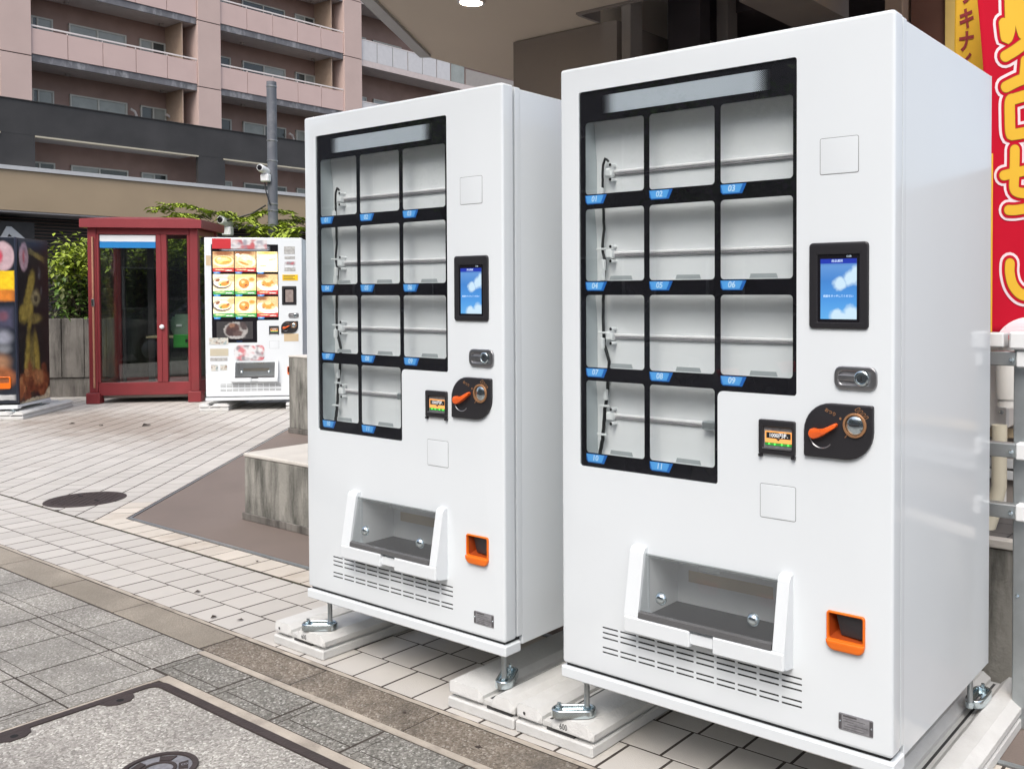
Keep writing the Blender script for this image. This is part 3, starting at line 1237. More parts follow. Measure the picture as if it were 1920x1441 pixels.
def vending_machine(root, stocked=False, leg_z=.115, legs=True, screen_on=True):
    W, H0, H1 = 1.03, .265, 2.03
    # cabinet
    b = MB()
    b.plate(rr(.004, W - .004, .238, 2.022, .004), [hole_rr(.020, W - .020, .252, 2.006, .003)], XZ, .083, .7945, .003)
    b.box(.0045, W - .0045, .7946, .797, .2385, 2.0215)
    b.build('cabinet', M['white'], root, 35)
    b = MB()
    b.plate(rr(.012, W - .012, .262, 2.016, .004), [hole_rr(.045, W - .045, .290, 1.985, .003)], XZ, .046, .0599)
    b.plate(rr(.0035, W - .0035, .268, 2.026, .004), [hole_rr(.045, W - .045, .290, 1.985, .003)], XZ, .060, .0828, .002)
    b.build('door_flange', M['white'], root, 35)
    # door with its openings
    holes = [lambda d=0.: round_poly(WIN, WIN_R, d)]
    holes.append(hole_rr(.318, .735, .462, .640, .004))
    holes.append(hole_rr(.865, .957, .520, .588, .006))
    for z in (.402, .387, .372, .344, .330):
        for k in range(10):
            x = .154 + k * .0647
            holes.append(hole_rr(x, x + .057, z - .0024, z + .0024, .0012, 1))
    b = MB()
    b.plate(rr(0, W, H0, H1, .010), holes, XZ, 0, .0459, .009, hole_back=.008)
    door = b.build('door', M['white'], root, 35)
    for z0, z1, nm in ((1.657, 1.746, 'cover_plate'), (.795, .883, 'cover_plate')):
        x0, x1 = (.840, .941) if z0 > 1 else (.674, .776)
        b = MB()
        b.plate(rr(x0, x1, z0, z1, .005), [], XZ, -.0003, .002)
        b.build('plate_gap', M['plate_dark'], door)
        b = MB()
        b.plate(rr(x0 + .0012, x1 - .0012, z0 + .0012, z1 - .0012, .004), [], XZ, -.0009, .002, .0004)
        b.build(nm, M['white'], door, 40)
    b = MB()
    b.box(.13, .82, .0014, .0075, .318, .412)
    b.build('vent_backing', M['dark'], root)
    # plinth under the door
    b = MB()
    b.cbox(-.004, W + .004, -.003, .070, .222, .2565, .004)
    b.build('plinth', M['white'], root)
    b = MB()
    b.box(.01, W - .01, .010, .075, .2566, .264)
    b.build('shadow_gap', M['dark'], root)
    # display window: printed black frame behind one glass, open cavity behind
    b = MB()
    cellh = [hole_rr(CELLX[c][0], CELLX[c][1], CELLZ[r][0], CELLZ[r][1], .010) for r, c in cells]
    b.plate(lambda d=0.: round_poly(WIN, WIN_R, .004 - d), cellh, XZ, .0050, .0068, closed=True)
    fr = b.build('window_frame', M['black'], root)
    if not stocked:
        b = MB()
        b.plate(lambda d=0.: round_poly(WIN, WIN_R, -.0006 - d), [], XZ, .0012, .0042, closed=True)
        b.build('window_glass', M['glass'], root)
    b = MB()
    b.plate(rr(.155, .700, 1.885, 1.937, .002), [], XZ, .0044, .006)
    b.build('header_strip', M['header'], fr)
    b = MB()     # cavity shell, open to the front
    prof = [(.0660, .870)]
    for r, zl in ((3, 1.010), (2, 1.245), (1, 1.485), (0, 1.722)):
        zt = CELLZ[r][1] + .010
        prof += [(.0660, zl - .012), (.0660, zl + .008), (.0650, zl + .040), (.0625, zl + .070), (.0590, zl + .100), (.0540, zt), (.0660, zt + .004)]  # back leans forward towards each row top, shaped to deepen the shade there
    prof += [(.0660, 1.950), (.0690, 1.950), (.0690, .870)]
    b.prism(prof, lambda a, c, d: (d, a, c), .086, .79)
    for r in range(1, 4):
        b.box(.150, .782, .0080, .0420, CELLZ[r][1] + .008, CELLZ[r][1] + .0095)  # shelves added to keep light off the upper part of each row
    b.box(.086, .79, .0075, .0659, 1.9501, 1.951)
    b.box(.086, .79, .0075, .0659, .869, .870)
    b.box(.782, .783, .0075, .0659, 1.112, 1.95)
    b.box(.552, .782, .0075, .0659, 1.110, 1.111)
    b.box(.551, .552, .0075, .0659, .87, 1.111)
    b.build('cavity_back', M['inner'], root, 40)
    b = MB()
    b.box(.0845, .0855, .0075, .0675, .87, 1.95)
    b.build('cavity_side', M['galv'], root)
    digits = 0
    for r, c in cells:
        digits += 1
        x0, z0 = CELLX[c][0], CELLZ[r][0] - .003
        b = MB()
        b.prism([(x0, z0), (x0 + .079, z0), (x0 + .066, z0 - .0255), (x0 + .008, z0 - .0255), (x0 + .002, z0 - .020)], XZ, .0044, .0052)
        t_ = b.build('number_tag', M['blue'], fr)
        b = MB()
        b.prism([(x0 + .002, z0 - .001), (x0 + .068, z0 - .001), (x0 + .058, z0 - .0225), (x0 + .008, z0 - .0225)], XZ, .0041, .0050)
        b.build('tag_face', M['blue2'], t_) if False else None
        f_ = b.build('tag_face', M['blue2'], fr)
        text_obj('tag_number', '%02d' % digits, .0225, x0 + .034, .0039, z0 - .0115, M['pale_blue'], fr, shear=.15, bold=.0006)
    if not stocked:
        for r, c in cells:
            if r == 0:
                continue
            x0, z0 = CELLX[c][0] + .085, CELLZ[r][0] + .002
            b = MB()
            b.prism([(x0, z0), (x0 + .082, z0), (x0 + .078, z0 + .012), (x0 + .004, z0 + .012)], XZ, .0090, .0105)
            b.build('card_tab', M['tab'], fr)
        # strip lights and their wiring
        for r in range(4):
            zc = (1.722, 1.485, 1.245, 1.010)[r]
            xe = .80 if r < 3 else .53
            xe = min(xe, .781) if r < 3 else .515
            b = MB()
            b.cbox(.150, xe, .0555, .0667, zc - .002, zc + .0075, .003)
            lt = b.build('strip_light', M['led'], root)
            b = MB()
            b.cbox(.152, xe, .0580, .0668, zc - .0075, zc - .0021, .002)  # thin grey strip standing in for the shadow under the light bar
            b.build('bar_shade_strip', M['bar_shade'], lt)
            b = MB()
            b.cbox(.134, .158, .042, .064, zc - .013, zc + .013, .004)
            for s_ in (-1, 1):
                b.cyl((.156, .041, zc + s_ * .021), (.156, .066, zc + s_ * .021), .005, 8)
            b.build('end_clip', M['white2'], lt)
            b = MB()
            b.lathe([(.0045, 0), (.0045, .001)], lambda x, y, h, q=zc: (.156 + x, .0405 - h, q + .021 + y), 10)
            b.lathe([(.0045, 0), (.0045, .001)], lambda x, y, h, q=zc: (.156 + x, .0405 - h, q - .021 + y), 10)
            b.build('screw_hole', M['dark'], lt)
            if r == 3:
                b = MB()
                b.cbox(.470, .520, .040, .0645, zc - .011, zc + .011, .003)
                b.cyl((.512, .039, zc), (.512, .046, zc), .005, 10)
                b.build('dark_end_clip', M['zincdull'], lt)
        b = MB()
        path = [(.142, .05, 1.755), (.128, .05, 1.765), (.124, .048, 1.74), (.122, .05, 1.69), (.120, .05, 1.64), (.124, .05, 1.56), (.122, .048, 1.50), (.130, .05, 1.46),
                (.122, .05, 1.41), (.121, .05, 1.33), (.127, .046, 1.27), (.124, .05, 1.22), (.141, .05, 1.17), (.140, .05, 1.12), (.138, .05, 1.08),
                (.128, .046, 1.03), (.120, .05, .975), (.121, .048, .94), (.110, .05, .905), (.098, .055, .885)]
        fine = []
        for i in range(len(path) - 1):
            p, q = Vector(path[i]), Vector(path[i + 1])
            for k in range(4):
                t = k / 4
                fine.append(p.lerp(q, t) + Vector((.002 * sin(i * 1.7 + t * 3), 0, 0)))
        b.tube(fine, [.0036 + .0022 * i / len(fine) for i in range(len(fine))], 8)
        cb = b.build('cable', M['cable'], root, 60)
        for z in (1.665, 1.455, 1.425, 1.225, 1.075):
            b = MB()
            x = min(fine, key=lambda p: abs(p.z - z)).x
            b.cbox(x - .006, x + .006, .036, .048, z - .018, z + .014, .002)
            b.build('connector', M['white2'], cb)
        for z in (1.50, 1.255, 1.040, .955):
            b = MB()
            x = min(fine, key=lambda p: abs(p.z - z)).x
            b.cbox(x - .016, x + .016, .038, .046, z - .003, z + .003, .001)
            b.build('cable_tie', M['white2'], cb)
    # touch screen
    b = MB()
    b.plate(rr(.813, .968, 1.282, 1.492, .010), [lambda d=0.: rr(.836 - d, .946 + d, 1.298 - d, 1.463 + d, .002)(0)], XZ, -.006, .004, .004, hole_bev=.001)
    tp = b.build('touch_panel', M['blackp'], root, 40)
    b = MB()
    b.box(.835, .947, -.0035, .003, 1.297, 1.464)
    b.build('screen_bezel', M['black'], tp)
    if not stocked:
        b = MB()
        b.box(.844, .938, -.0042, -.0036, 1.306, 1.452)
        b.build('screen', M['screen'], tp)
        b = MB()
        b.box(.844, .938, -.0047, -.0043, 1.4405, 1.452)
        b.build('title_bar', M['screenbar'], tp)
        text_obj('screen_title', '商品選択', .0075, .888, -.0049, 1.4465, M['screentext'], tp)
        text_obj('screen_text', '画面をタッチしてください', .0066, .891, -.0049, 1.3615, M['screentext'], tp)
        text_obj('screen_clock', '12:30', .006, .918, -.0045, 1.4575, M['screentext'], tp)
    else:
        b = MB()
        b.box(.850, .934, -.0042, -.0036, 1.312, 1.452)
        b.build('screen', card_mats['screen'], tp)
    # lock with pull handle
    b = MB()
    b.plate(rr(.881, .990, 1.137, 1.193, .019), [lambda d=0.: rr(.893 - d, .974 + d, 1.149 - d, 1.181 + d, .011)(0)], XZ, -.007, .003, .003, hole_back=-.001, hole_bev=.002)
    lk = b.build('lock', M['steel'], root, 40)
    b = MB()
    b.box(.890, .977, -.0012, .002, 1.146, 1.184)
    b.build('handle_recess', M['plate'], lk)
    b = MB()
    b.plate(stadium(.055, .016), [], lambda a, c, d: (.916 + a, d, 1.165 + c), -.0065, -.001, .003)
    b.build('pull_handle', M['steel'], lk, 40)
    b = MB()
    b.lathe([(.0185, .001), (.0185, -.008), (.016, -.010), (.013, -.010), (.012, -.0085), (.010, -.0085)], lambda x, y, h: (.952 + x, h, 1.165 + y), 24)
    b.build('lock_cylinder', M['chrome'], lk, 40)
    b = MB()
    b.box(.9505, .9535, -.0093, -.0080, 1.159, 1.171)
    b.build('keyhole', M['dark'], lk)
    # coin panel
    b = MB()
    b.plate(rr(.801, .982, .966, 1.101, (.006, .072, .006, .072), 8), [], XZ, -.010, .003, .004)
    cp = b.build('coin_panel', M['blackp'], root, 40)
    b = MB()
    b.plate(circ(.937, 1.052, .030, 32), [circ(.937, 1.052, .0245, 32)], XZ, -.0145, -.009, .0015)
    b.build('coin_ring', M['bronze'], cp, 40)
    b = MB()
    b.lathe([(.0235, -.010), (.021, -.0125), (.004, -.0135)], lambda x, y, h: (.937 + x, h, 1.052 + y), 24)
    b.build('coin_disc', M['chrome'], cp, 50)
    b = MB()
    b.box(.925, .949, -.0150, -.0125, 1.0505, 1.0535)
    b.build('coin_slot', M['dark'], cp)
    b = MB()
    for i in range(4):
        b.plate(stadium(.021, .0085), [lambda d=0.: stadium(.017, .005)(0)],
                lambda a, c, d, i=i: (.944 + i * .0068 + a * .62 - c * .78 * .6, d, 1.091 - i * .0062 + a * .78 * .45 + c * .62), -.0108, -.009)
    b.build('coin_symbol', M['bronze'], cp)
    arc = [(.895 + .026 * cos(a), 1.044 + .030 * sin(a)) for a in [(-.9 + k * .12) for k in range(8)]]
    b = MB()
    b.tube([(x, -.0102, z) for x, z in arc], .0012, 5)
    b.build('guide_line', M['bronze'], cp)
    for i, ch in enumerate('おつり'):
        text_obj('lever_lettering', ch, .0105, .864 + i * .0098, -.0108, 1.0835 - i * .0042, M['bronze'], cp, rot=-.45, bold=.0003)
    text_obj('lever_lettering', '●', .008, .900, -.0108, 1.0655, M['bronze'], cp)
    b = MB()
    lev = [(.820, 1.030), (.824, 1.036), (.832, 1.0385), (.842, 1.0365), (.858, 1.039), (.870, 1.045), (.889, 1.054), (.894, 1.052), (.893, 1.046), (.878, 1.036), (.864, 1.026), (.850, 1.018), (.840, 1.0135), (.830, 1.0115), (.822, 1.016), (.819, 1.023)]
    cxl, czl = .855, 1.033
    b.plate(lambda d=0.: [(x - (x - cxl) * d * 12, z - (z - czl) * d * 22) for x, z in lev], [], XZ, -.024, -.0095, .007)
    b.build('return_lever', M['lever'], cp, 50)
    b = MB()
    b.tube([(.850 + .031 * cos(a), -.0105, 1.021 + .031 * sin(a)) for a in [3.35 + k * .16 for k in range(15)]], .0016, 5)
    b.build('lever_track', M['steel'], cp)
    # note slot
    b = MB()
    b.plate(rr(.673, .776, .960, 1.048, .005), [lambda d=0.: rr(.686 - d, .767 + d, .974 - d, 1.029 + d, .003)(0)], XZ, -.009, .003, .003, hole_back=-.001, hole_bev=.003)
    b.box(.673, .682, -.0088, .002, .9525, .9595)
    b.box(.766, .776, -.0088, .002, .9525, .9595)
    bv = b.build('note_slot', M['blackp'], root, 40)
    b = MB()
    b.box(.684, .769, -.0012, .002, .972, 1.031)
    b.build('slot_recess', M['plate'], bv)
    b = MB()
    b.box(.690, .766, -.0035, -.0013, .990, 1.019)
    b.build('display', M['amber'], bv)
    b = MB()
    b.box(.694, .763, -.0040, -.0036, 1.001, 1.016)
    b.prism([(.722, 1.0005), (.734, 1.0005), (.728, .995)], XZ, -.0040, -.0036)
    b.build('display_window', M['dark'], bv)
    text_obj('display_text', '1000円札', .0135, .7285, -.0044, 1.0085, M['print_white'], bv, bold=.0004)
    b = MB()
    b.box(.690, .766, -.0030, -.0013, .983, .9895)
    b.build('green_strip', M['green'], bv)
    for x in (.702, .718, .738, .756):
        b = MB()
        b.lathe([(.0022, 0), (.0022, .0012)], lambda a, c, h, q=x: (q + a, -.003 - h, .9865 + c), 8)
        b.build('indicator', M['green_led'], bv)
    b = MB()
    b.box(.686, .767, -.0105, -.003, .974, .9775)
    b.build('slot_lip', M['steel'], bv)
    # coin return
    b = MB()
    crf = rr(.861, .961, .498, .592, (.030, .022, .008, .008), 6)
    b.plate(crf, [lambda d=0.: rr(.8665 - d, .9555 + d, .5235 - d, .5865 + d, .005)(0)], XZ, -.006, .003, .003, hole_bev=.002)
    cr = b.build('coin_return', M['orange'], root, 40)
    b = MB()
    b.add([(.866, .003, .523), (.956, .003, .523), (.956, .003, .587), (.866, .003, .587), (.884, .050, .545), (.950, .050, .545), (.950, .050, .587), (.884, .050, .587)],
          [(0, 1, 5, 4), (1, 2, 6, 5), (2, 3, 7, 6), (3, 0, 4, 7)])
    b.build('return_chute', M['orange_in'], cr)
    b = MB()
    b.box(.883, .951, .0501, .054, .544, .588)
    b.hull([(.880, .010, .587), (.955, .004, .587), (.955, .006, .532), (.893, .014, .532), (.880, .014, .587), (.955, .008, .5872), (.955, .010, .532), (.893, .018, .532)])
    b.build('return_flap', M['blackp'], cr)
    b = MB()
    b.plate(rr(.861, .961, .498, .5225, (.024, .018, .002, .002), 6), [], XZ, -.012, -.005, .005)
    b.build('return_lip', M['orange'], cr, 50)
    # maker's plate
    b = MB()
    b.plate(rr(.893, .982, .305, .346, .003), [], XZ, -.0018, .002, .0006)
    np_ = b.build('maker_plate', M['plate'], root, 40)
    b = MB()
    for x0, x1 in ((.8935, .901), (.973, .9815)):
        b.box(x0, x1, -.0024, -.0017, .308, .343)
    b.box(.905, .940, -.0024, -.0017, .339, .3425)
    for k, (xa, xb) in enumerate(((.905, .962), (.906, .932), (.915, .968), (.908, .955), (.905, .960))):
        b.box(xa, xb, -.0022, -.0017, .3335 - k * .006, .3345 - k * .006)
    b.build('plate_print', M['plate_dark'], np_)
    for x in (.897, .978):
        b = MB()
        b.lathe([(.0026, 0), (.0018, .0012)], lambda a, c, h, q=x: (q + a, -.0024 - h, .326 + c), 10)
        b.build('rivet', M['chrome'], np_)
    # delivery port: recess, smoked flap, hood
    b = MB()
    X0, X1, Z0, Z1, D = .3185, .7345, .4625, .6395, .15
    b.add([(X0, .0082, Z0), (X1, .0082, Z0), (X1, .0082, Z1), (X0, .0082, Z1), (X0, D, Z0), (X1, D, Z0), (X1, D, Z1 - .01), (X0, D, Z1 - .01)],
          [(0, 1, 5, 4), (1, 2, 6, 5), (2, 3, 7, 6), (3, 0, 4, 7)])
    b.add([(X0, D, Z0), (X1, D, Z0), (X1, D - .01, Z1), (X0, D - .01, Z1)], [(0, 1, 2, 3)])
    rec = b.build('delivery_recess', M['inner'], root)
    b = MB()
    b.box(X0 + .002, X1 - .002, .010, D - .01, Z0 + .002, Z0 + .010)
    b.build('recess_floor', M['blackp'], rec)
    b = MB()
    b.box(.49, .60, .0405, D - .012, .6255, .634)
    b.box(X0 + .04, X1 - .10, D - .006, D - .003, .535, .585)
    b.build('recess_insert', M['tan_print'], rec)
    b = MB()
    b.add([(.319, -.012, .6435), (.734, -.012, .6435), (.734, -.043, .476), (.319, -.043, .476)], [(0, 1, 2, 3)])
    fl = b.build('delivery_flap', M['smoke'], root)
    b = MB()
    b.hull([(x, y, z) for x in (.320, .733) for y, z in ((-.043, .494), (-.050, .491), (-.0515, .477), (-.044, .4765), (-.036, .478), (-.038, .494))])
    b.build('flap_bar', M['barblack'], fl)
    b = MB()
    b.box(.319, .734, -.014, -.009, .6395, .6465)
    b.box(.495, .560, -.0165, -.011, .630, .6394)
    b.build('flap_edge', M['smoke'], fl)
    for x in (.385, .672):
        b = MB()
        b.lathe([(.0175, .004), (.0175, .000), (.012, -.008), (.004, -.010)], lambda a, c, h, q=x: (q + a, -.034 + h, .537 + c), 16)
        b.build('flap_knob', M['chrome'], fl, 60)
    hood_prof = [(.001, .662), (-.012, .660), (-.020, .648), (-.049, .478), (-.049, .440), (-.040, .430), (.001, .424)]
    hd = MB()
    for x0, x1 in ((.270, .3175), (.7355, .769)):
        hd.hull([(x, y, z) for x in (x0, x1) for y, z in hood_prof] + [])
    hd.hull([(x, y, z) for x in (.3176, .7354) for y, z in ((.001, .462), (-.026, .466), (-.030, .450), (.001, .424))])
    hd.hull([(x, y, z) for x in (.4875, .5605) for y, z in ((-.026, .468), (-.044, .466), (-.0455, .440), (-.026, .430))])
    hood = hd.build('hood', M['hoodwhite'], root)
    for x0, x1 in ((.271, .488), (.560, .768)):
        b = MB()
        b.cbox(x0, x1, -.0530, -.027, .429, .4755, .004)
        b.build('hood_lip', M['hoodwhite'], hood)
    # levelling legs on anchor shoes
    if legs:
        for lx, ly, ang, off in ((.040, .066, pi * 1.2, .04), (W - .070, .066, pi * .67, .04), (.045, .72, pi * .6, .04), (W - .050, .765, pi * .5, .09)):
            b = MB()
            b.tube([(lx, ly, .2219), (lx, ly, .190)], .0125, 6)
            b.tube([(lx, ly, .19), (lx, ly, leg_z + .004)], .0085, 12)
            lg = b.build('leg', M['zincdull'], root, 40)
            ca, sa = cos(ang), sin(ang)
            R2 = lambda a, c, d: (lx + (a + off) * ca - c * sa, ly + (a + off) * sa + c * ca, leg_z - d)
            b = MB()
            b.plate(stadium(.135, .058), [lambda d=0.: stadium(.118, .040)(-d)], R2, 0, .024, .005, hole_bev=.003)
            b.plate(stadium(.125, .045), [lambda d=0.: stadium(.055, .012)(0)], R2, .012, .022)
            sh = b.build('anchor_shoe', M['chrome'], lg, 50)
            for a in (-off, .045):
                b = MB()
                p = R2(a, 0, 0)
                b.cyl((p[0], p[1], leg_z - .013), (p[0], p[1], leg_z + .004), .012, 6)
                b.cyl((p[0], p[1], leg_z + .004), (p[0], p[1], leg_z + .014), .006, 8)
                b.build('nut', M['chrome'], sh, 40)
    return root


card_mats = {}
card_mats['screen'] = mk('ad_screen', (.1, .1, .1), .2, emis=(.5, .35, .3), estr=.3, var=.5, vscale=30)

vm1 = empty('vending_machine', (0, 0, 0), 0, 'nearest white vending machine with an empty display window, beside the red banner', 'vending machine', 'empty white vending machines')
vending_machine(vm1)
vm2 = copy_tree(vm1)
vm2.location = (-1.2731, .0016, 0)
vm2.rotation_euler = (0, 0, .0031)
vm2['label'] = 'white vending machine with an empty display window, next to the concrete box and brown floor'

# ------------------------------------------------------------------ concrete anchor blocks
def block(loc, rz, label, w=.31, ln=1.10, mark=None, mirror=False, group='concrete anchor blocks under the machines', name='anchor_block', h=.088):
    o = empty(name, loc, rz, label, 'concrete block', group)
    b = MB()
    b.cbox(0, w, 0, ln, .0, .036, .005)
    b.build('lower_slab', M['concrete'], o)
    b = MB()
    b.box(.012, w - .012, .02, ln - .02, .0361, .046)
    b.build('spacer', M['ink'] if False else M['concrete'], o)
    gx = .125 if not mirror else w - .125
    for x0, x1, cl, cr_ in ((0, gx - .018, .008, .024), (gx + .018, w, .024, .030)):
        b = MB()
        prof = [(x0 + .004, .046), (x0, .050), (x0, h - cl), (x0 + cl, h), (x1 - cr_, h), (x1, h - cr_ * .7), (x1, .050), (x1 - .004, .046)]
        b.hull([(x, y, z) for x, z in prof for y in (.010, ln - .01)] + [(x, y, z) for x, z in ((x0 + .012, .052), (x1 - .012, .052), (x0 + .012, h - .03), (x1 - .012, h - .034)) for y in (.001, ln - .001)])
        b.build('top_slab', M['concrete'], o)
    b = MB()
    b.box(gx - .0175, gx + .0175, .012, ln - .012, .0461, .060)
    b.build('channel_floor', M['concrete'], o)
    b = MB()
    b.box(gx - .004, gx + .004, .03, ln - .03, .0601, .0615)
    b.box(gx + .0, gx + .11, .0095, .0195, .0365, .0455)
    b.build('channel_groove', M['ink'], o)
    if mark:
        text_obj('mould_mark', mark, .026, gx + .075, .0003, .066, M['ink'], o, sx=.8)
        text_obj('mould_mark', '●', .014, gx - .085, .0003, .066, M['ink'], o)
    return o


block((-1.497, -.005, 0), 0, 'pale concrete block under the left end of the machine next to the brown floor', mark='600', w=.318)
block((-.506, .0, 0), 0, 'pale concrete block under the right end of the machine next to the brown floor', w=.30, mirror=True)
block((-.200, .002, 0), 0, 'pale concrete block marked 600 under the left end of the nearest white machine', mark='600', w=.312)
block((.815, .0, 0), 0, 'long pale concrete block under the right end of the nearest machine beside the rack', w=.275, ln=1.115, mirror=True)

# ------------------------------------------------------------------ concrete box, post
pb = empty('concrete_box', (-3.488, 1.07, 0), 0, 'low weathered concrete box standing on the brown floor', 'concrete box')
b = MB()
b.cbox(0, 2.2, 0, 1.15, 0, .385, .006)
b.build('box_body', M['boxc'], pb)
b = MB()
b.cbox(-.004, 2.204, -.004, 1.154, .3852, .408, .005)
b.build('box_top', M['boxtop'], pb)
b = MB()
b.cbox(.55, 1.0, .33, .62, .409, .416, .002)
b.build('metal_lid', M['zincdull'], pb)
b = MB()
b.cbox(-.012, 2.21, -.012, -.001, .0015, .045, .003)
b.build('box_skirt', M['wallc'], pb)
cp_ = empty('concrete_post', (-6.481, 3.34, 0), 0, 'square concrete post between the brown floor and the stocked machine', 'post')
b = MB()
b.cbox(0, .42, 0, .42, .05, .752, .006)
b.build('shaft', M['boxc'], cp_)
b = MB()
b.cbox(-.004, .424, -.004, .424, .7525, .768, .003)
b.build('cap', M['boxtop'], cp_)
b = MB()
b.cbox(-.01, .43, -.01, .43, 0, .0498, .004)
b.build('skirt', M['wallc'], cp_)

# ------------------------------------------------------------------ red telephone booth
R45 = radians(45)
booth = empty('phone_booth', (-10.77, 3.35, 0), R45, 'red framed glass telephone booth with a blue and white sign', 'phone booth')
BW, BD = 1.30, .90
for x0, x1, y0 in ((0, .10, 0), (BW - .10, BW, 0), (0, .09, BD - .09), (BW - .09, BW, BD - .09)):
    b = MB()
    b.cbox(x0, x1, y0, y0 + .09, .14, 2.215, .006)
    p_ = b.build('post', M['red'], booth)
    b = MB()
    b.cbox(x0 - .03, x1 + .03, y0 - .035, y0 + .12, 0, .139, .008)
    b.build('foot', M['red'], p_)
b = MB()
b.cbox(.101, BW - .101, .012, .075, .10, .262, .005)
b.build('sill', M['red'], booth)
b = MB()
b.cbox(.101, BW - .101, .012, .075, 2.135, 2.214, .005)
b.build('head', M['red'], booth)
for x0, x1 in ((.101, .128), (.80, .86), (.862, .925), (1.17, BW - .101)):
    b = MB()
    b.cbox(x0, x1, .005, .07, .2622, 2.1348, .004)
    b.build('stile', M['red'], booth)
b = MB()
b.cbox(.055, .075, -.026, -.002, .20, 2.10, .004)
b.build('handle_strip', M['wood'], booth)
b = MB()
b.cbox(.050, .082, -.034, -.026, 1.23, 1.32, .002)
b.build('hasp', M['chrome'], booth)
for x0, x1 in ((.1285, .7995), (.9255, 1.1695)):
    b = MB()
    b.box(x0, x1, .034, .040, .263, 2.134)
    b.build('door_pane' if x0 < .5 else 'side_light', M['clear'], booth)
b = MB()
b.box(.10, BW - .1, BD - .05, BD - .045, .26, 2.13)
b.build('rear_pane', M['clear'], booth)
for xs_ in (.03, BW - .035):
    b = MB()
    b.box(xs_, xs_ + .005, .091, BD - .091, .26, 2.13)
    b.build('side_pane', M['clear'], booth)
for x0, x1, y in ((.42, .50, BD - .085), (.10, .14, BD - .085), (1.14, 1.2, BD - .085)):
    b = MB()
    b.cbox(x0, x1, y, y + .034, .2, 2.2, .003)
    b.build('rear_bar', M['shopdark'], booth)
for z0, z1 in ((.10, .26), (2.13, 2.21)):
    b = MB()
    b.cbox(.091, BW - .091, BD - .07, BD - .01, z0, z1, .004)
    b.build('rear_rail', M['red'], booth)
    for x0 in (.02, BW - .07):
        b = MB()
        b.cbox(x0, x0 + .05, .091, BD - .091, z0, z1, .004)
        b.build('side_rail', M['red'], booth)
b = MB()
b.box(.09, BW - .09, .09, BD - .09, .06, .10)
b.build('floor_plate', M['shopgrey'], booth)
b = MB()
o_ = .065
b.hull([(x, y, z) for x in (-o_, BW + o_) for y in (-o_, BD + o_) for z in (2.216, 2.325)] +
       [(x, y, 2.375) for x in (.25, BW - .25) for y in (.30, BD - .30)])
b.build('roof', M['redroof'], booth)
b = MB()
b.lathe([(.022, .004), (.030, -.012), (.022, -.026), (.006, -.032)], lambda a, c, h: (.865 + a, h, .965 + c), 16)
b.build('door_knob', M['print_white'], booth, 60)
sg = MB()
sg.box(.135, .79, .026, .033, 2.045, 2.125)
so = sg.build('sign', M['print_white'], booth)
b = MB()
b.box(.135, .79, .0255, .0335, 1.965, 2.0445)
b.build('sign_blue_strip', M['skyblue'], so)
b = MB()
b.cbox(.50, .84, .50, .78, .80, .825, .004)
b.build('shelf', M['tan_print'], booth)
ph = MB()
ph.cbox(.95, 1.16, .13, .32, .69, .86, .01)
pho = ph.build('telephone', M['green'], booth)
b = MB()
b.hull([(x, y, z) for x in (.955, 1.155) for y, z in ((.14, .861), (.32, .861), (.32, 1.12), (.20, 1.12))])
b.build('telephone_face', M['phone'], pho)
b = MB()
b.cbox(.985, 1.05, .150, .175, .96, .99, .002)
b.build('telephone_display', M['print_white'], pho)
b = MB()
b.cbox(1.10, 1.13, .120, .1305, .76, .80, .002)
b.build('card_slot', M['dark'], pho)
b = MB()
b.tube([(.945, .20, 1.08), (.935, .17, 1.03), (.935, .17, .93), (.945, .20, .88)], .022, 8)
b.build('handset', M['phone'], pho, 60)
bag = empty('orange_pouch', (-10.77 + .7071 * (.68 - .62), 3.35 + .7071 * (.68 + .62), .825), R45, 'small orange and white box on the shelf inside the phone booth', 'box')
b = MB()
b.hull([(x, y, 0) for x in (-.06, .06) for y in (-.03, .03)] + [(.05, y, .17) for y in (-.02, .02)] + [(-.05, 0, .10), (0, 0, .19)])
b.build('box_body', M['chicken'], bag)
b = MB()
b.cbox(-.075, .03, -.036, .036, .185, .205, .003)
b.build('box_lid', M['print_white'], bag)

# ------------------------------------------------------------------ stocked white machine
vm3 = empty('vending_machine', (-8.85, 3.80, -.117), R45, 'white vending machine stocked with lit food pictures, beside the red phone booth', 'vending machine', None, 1.065)
vending_machine(vm3, stocked=True, legs=False)
E_ = .48


def em(name, c, s=E_):
    return mk(name, tuple(x * .5 for x in c), .3, var=.18, vscale=26, emis=c, estr=s)


FM = {'orange': em('food_orange', (.80, .24, .05)), 'cream': em('food_cream', (.95, .80, .48)), 'yellow': em('food_yellow', (.92, .66, .20)), 'white': em('food_white', (.92, .86, .76)),
      'brown': em('food_brown', (.22, .09, .04)), 'redband': em('food_red_band', (.40, .03, .03)), 'greenband': em('food_green_band', (.05, .26, .07)), 'dark': em('food_dark', (.06, .045, .04)),
      'peach': em('food_peach', (.95, .52, .27)), 'tan': em('food_tan', (.62, .40, .20))}


FC = {k: tuple(m_.node_tree.nodes['Principled BSDF'].inputs['Emission Color'].default_value)[:3] for k, m_ in FM.items()}


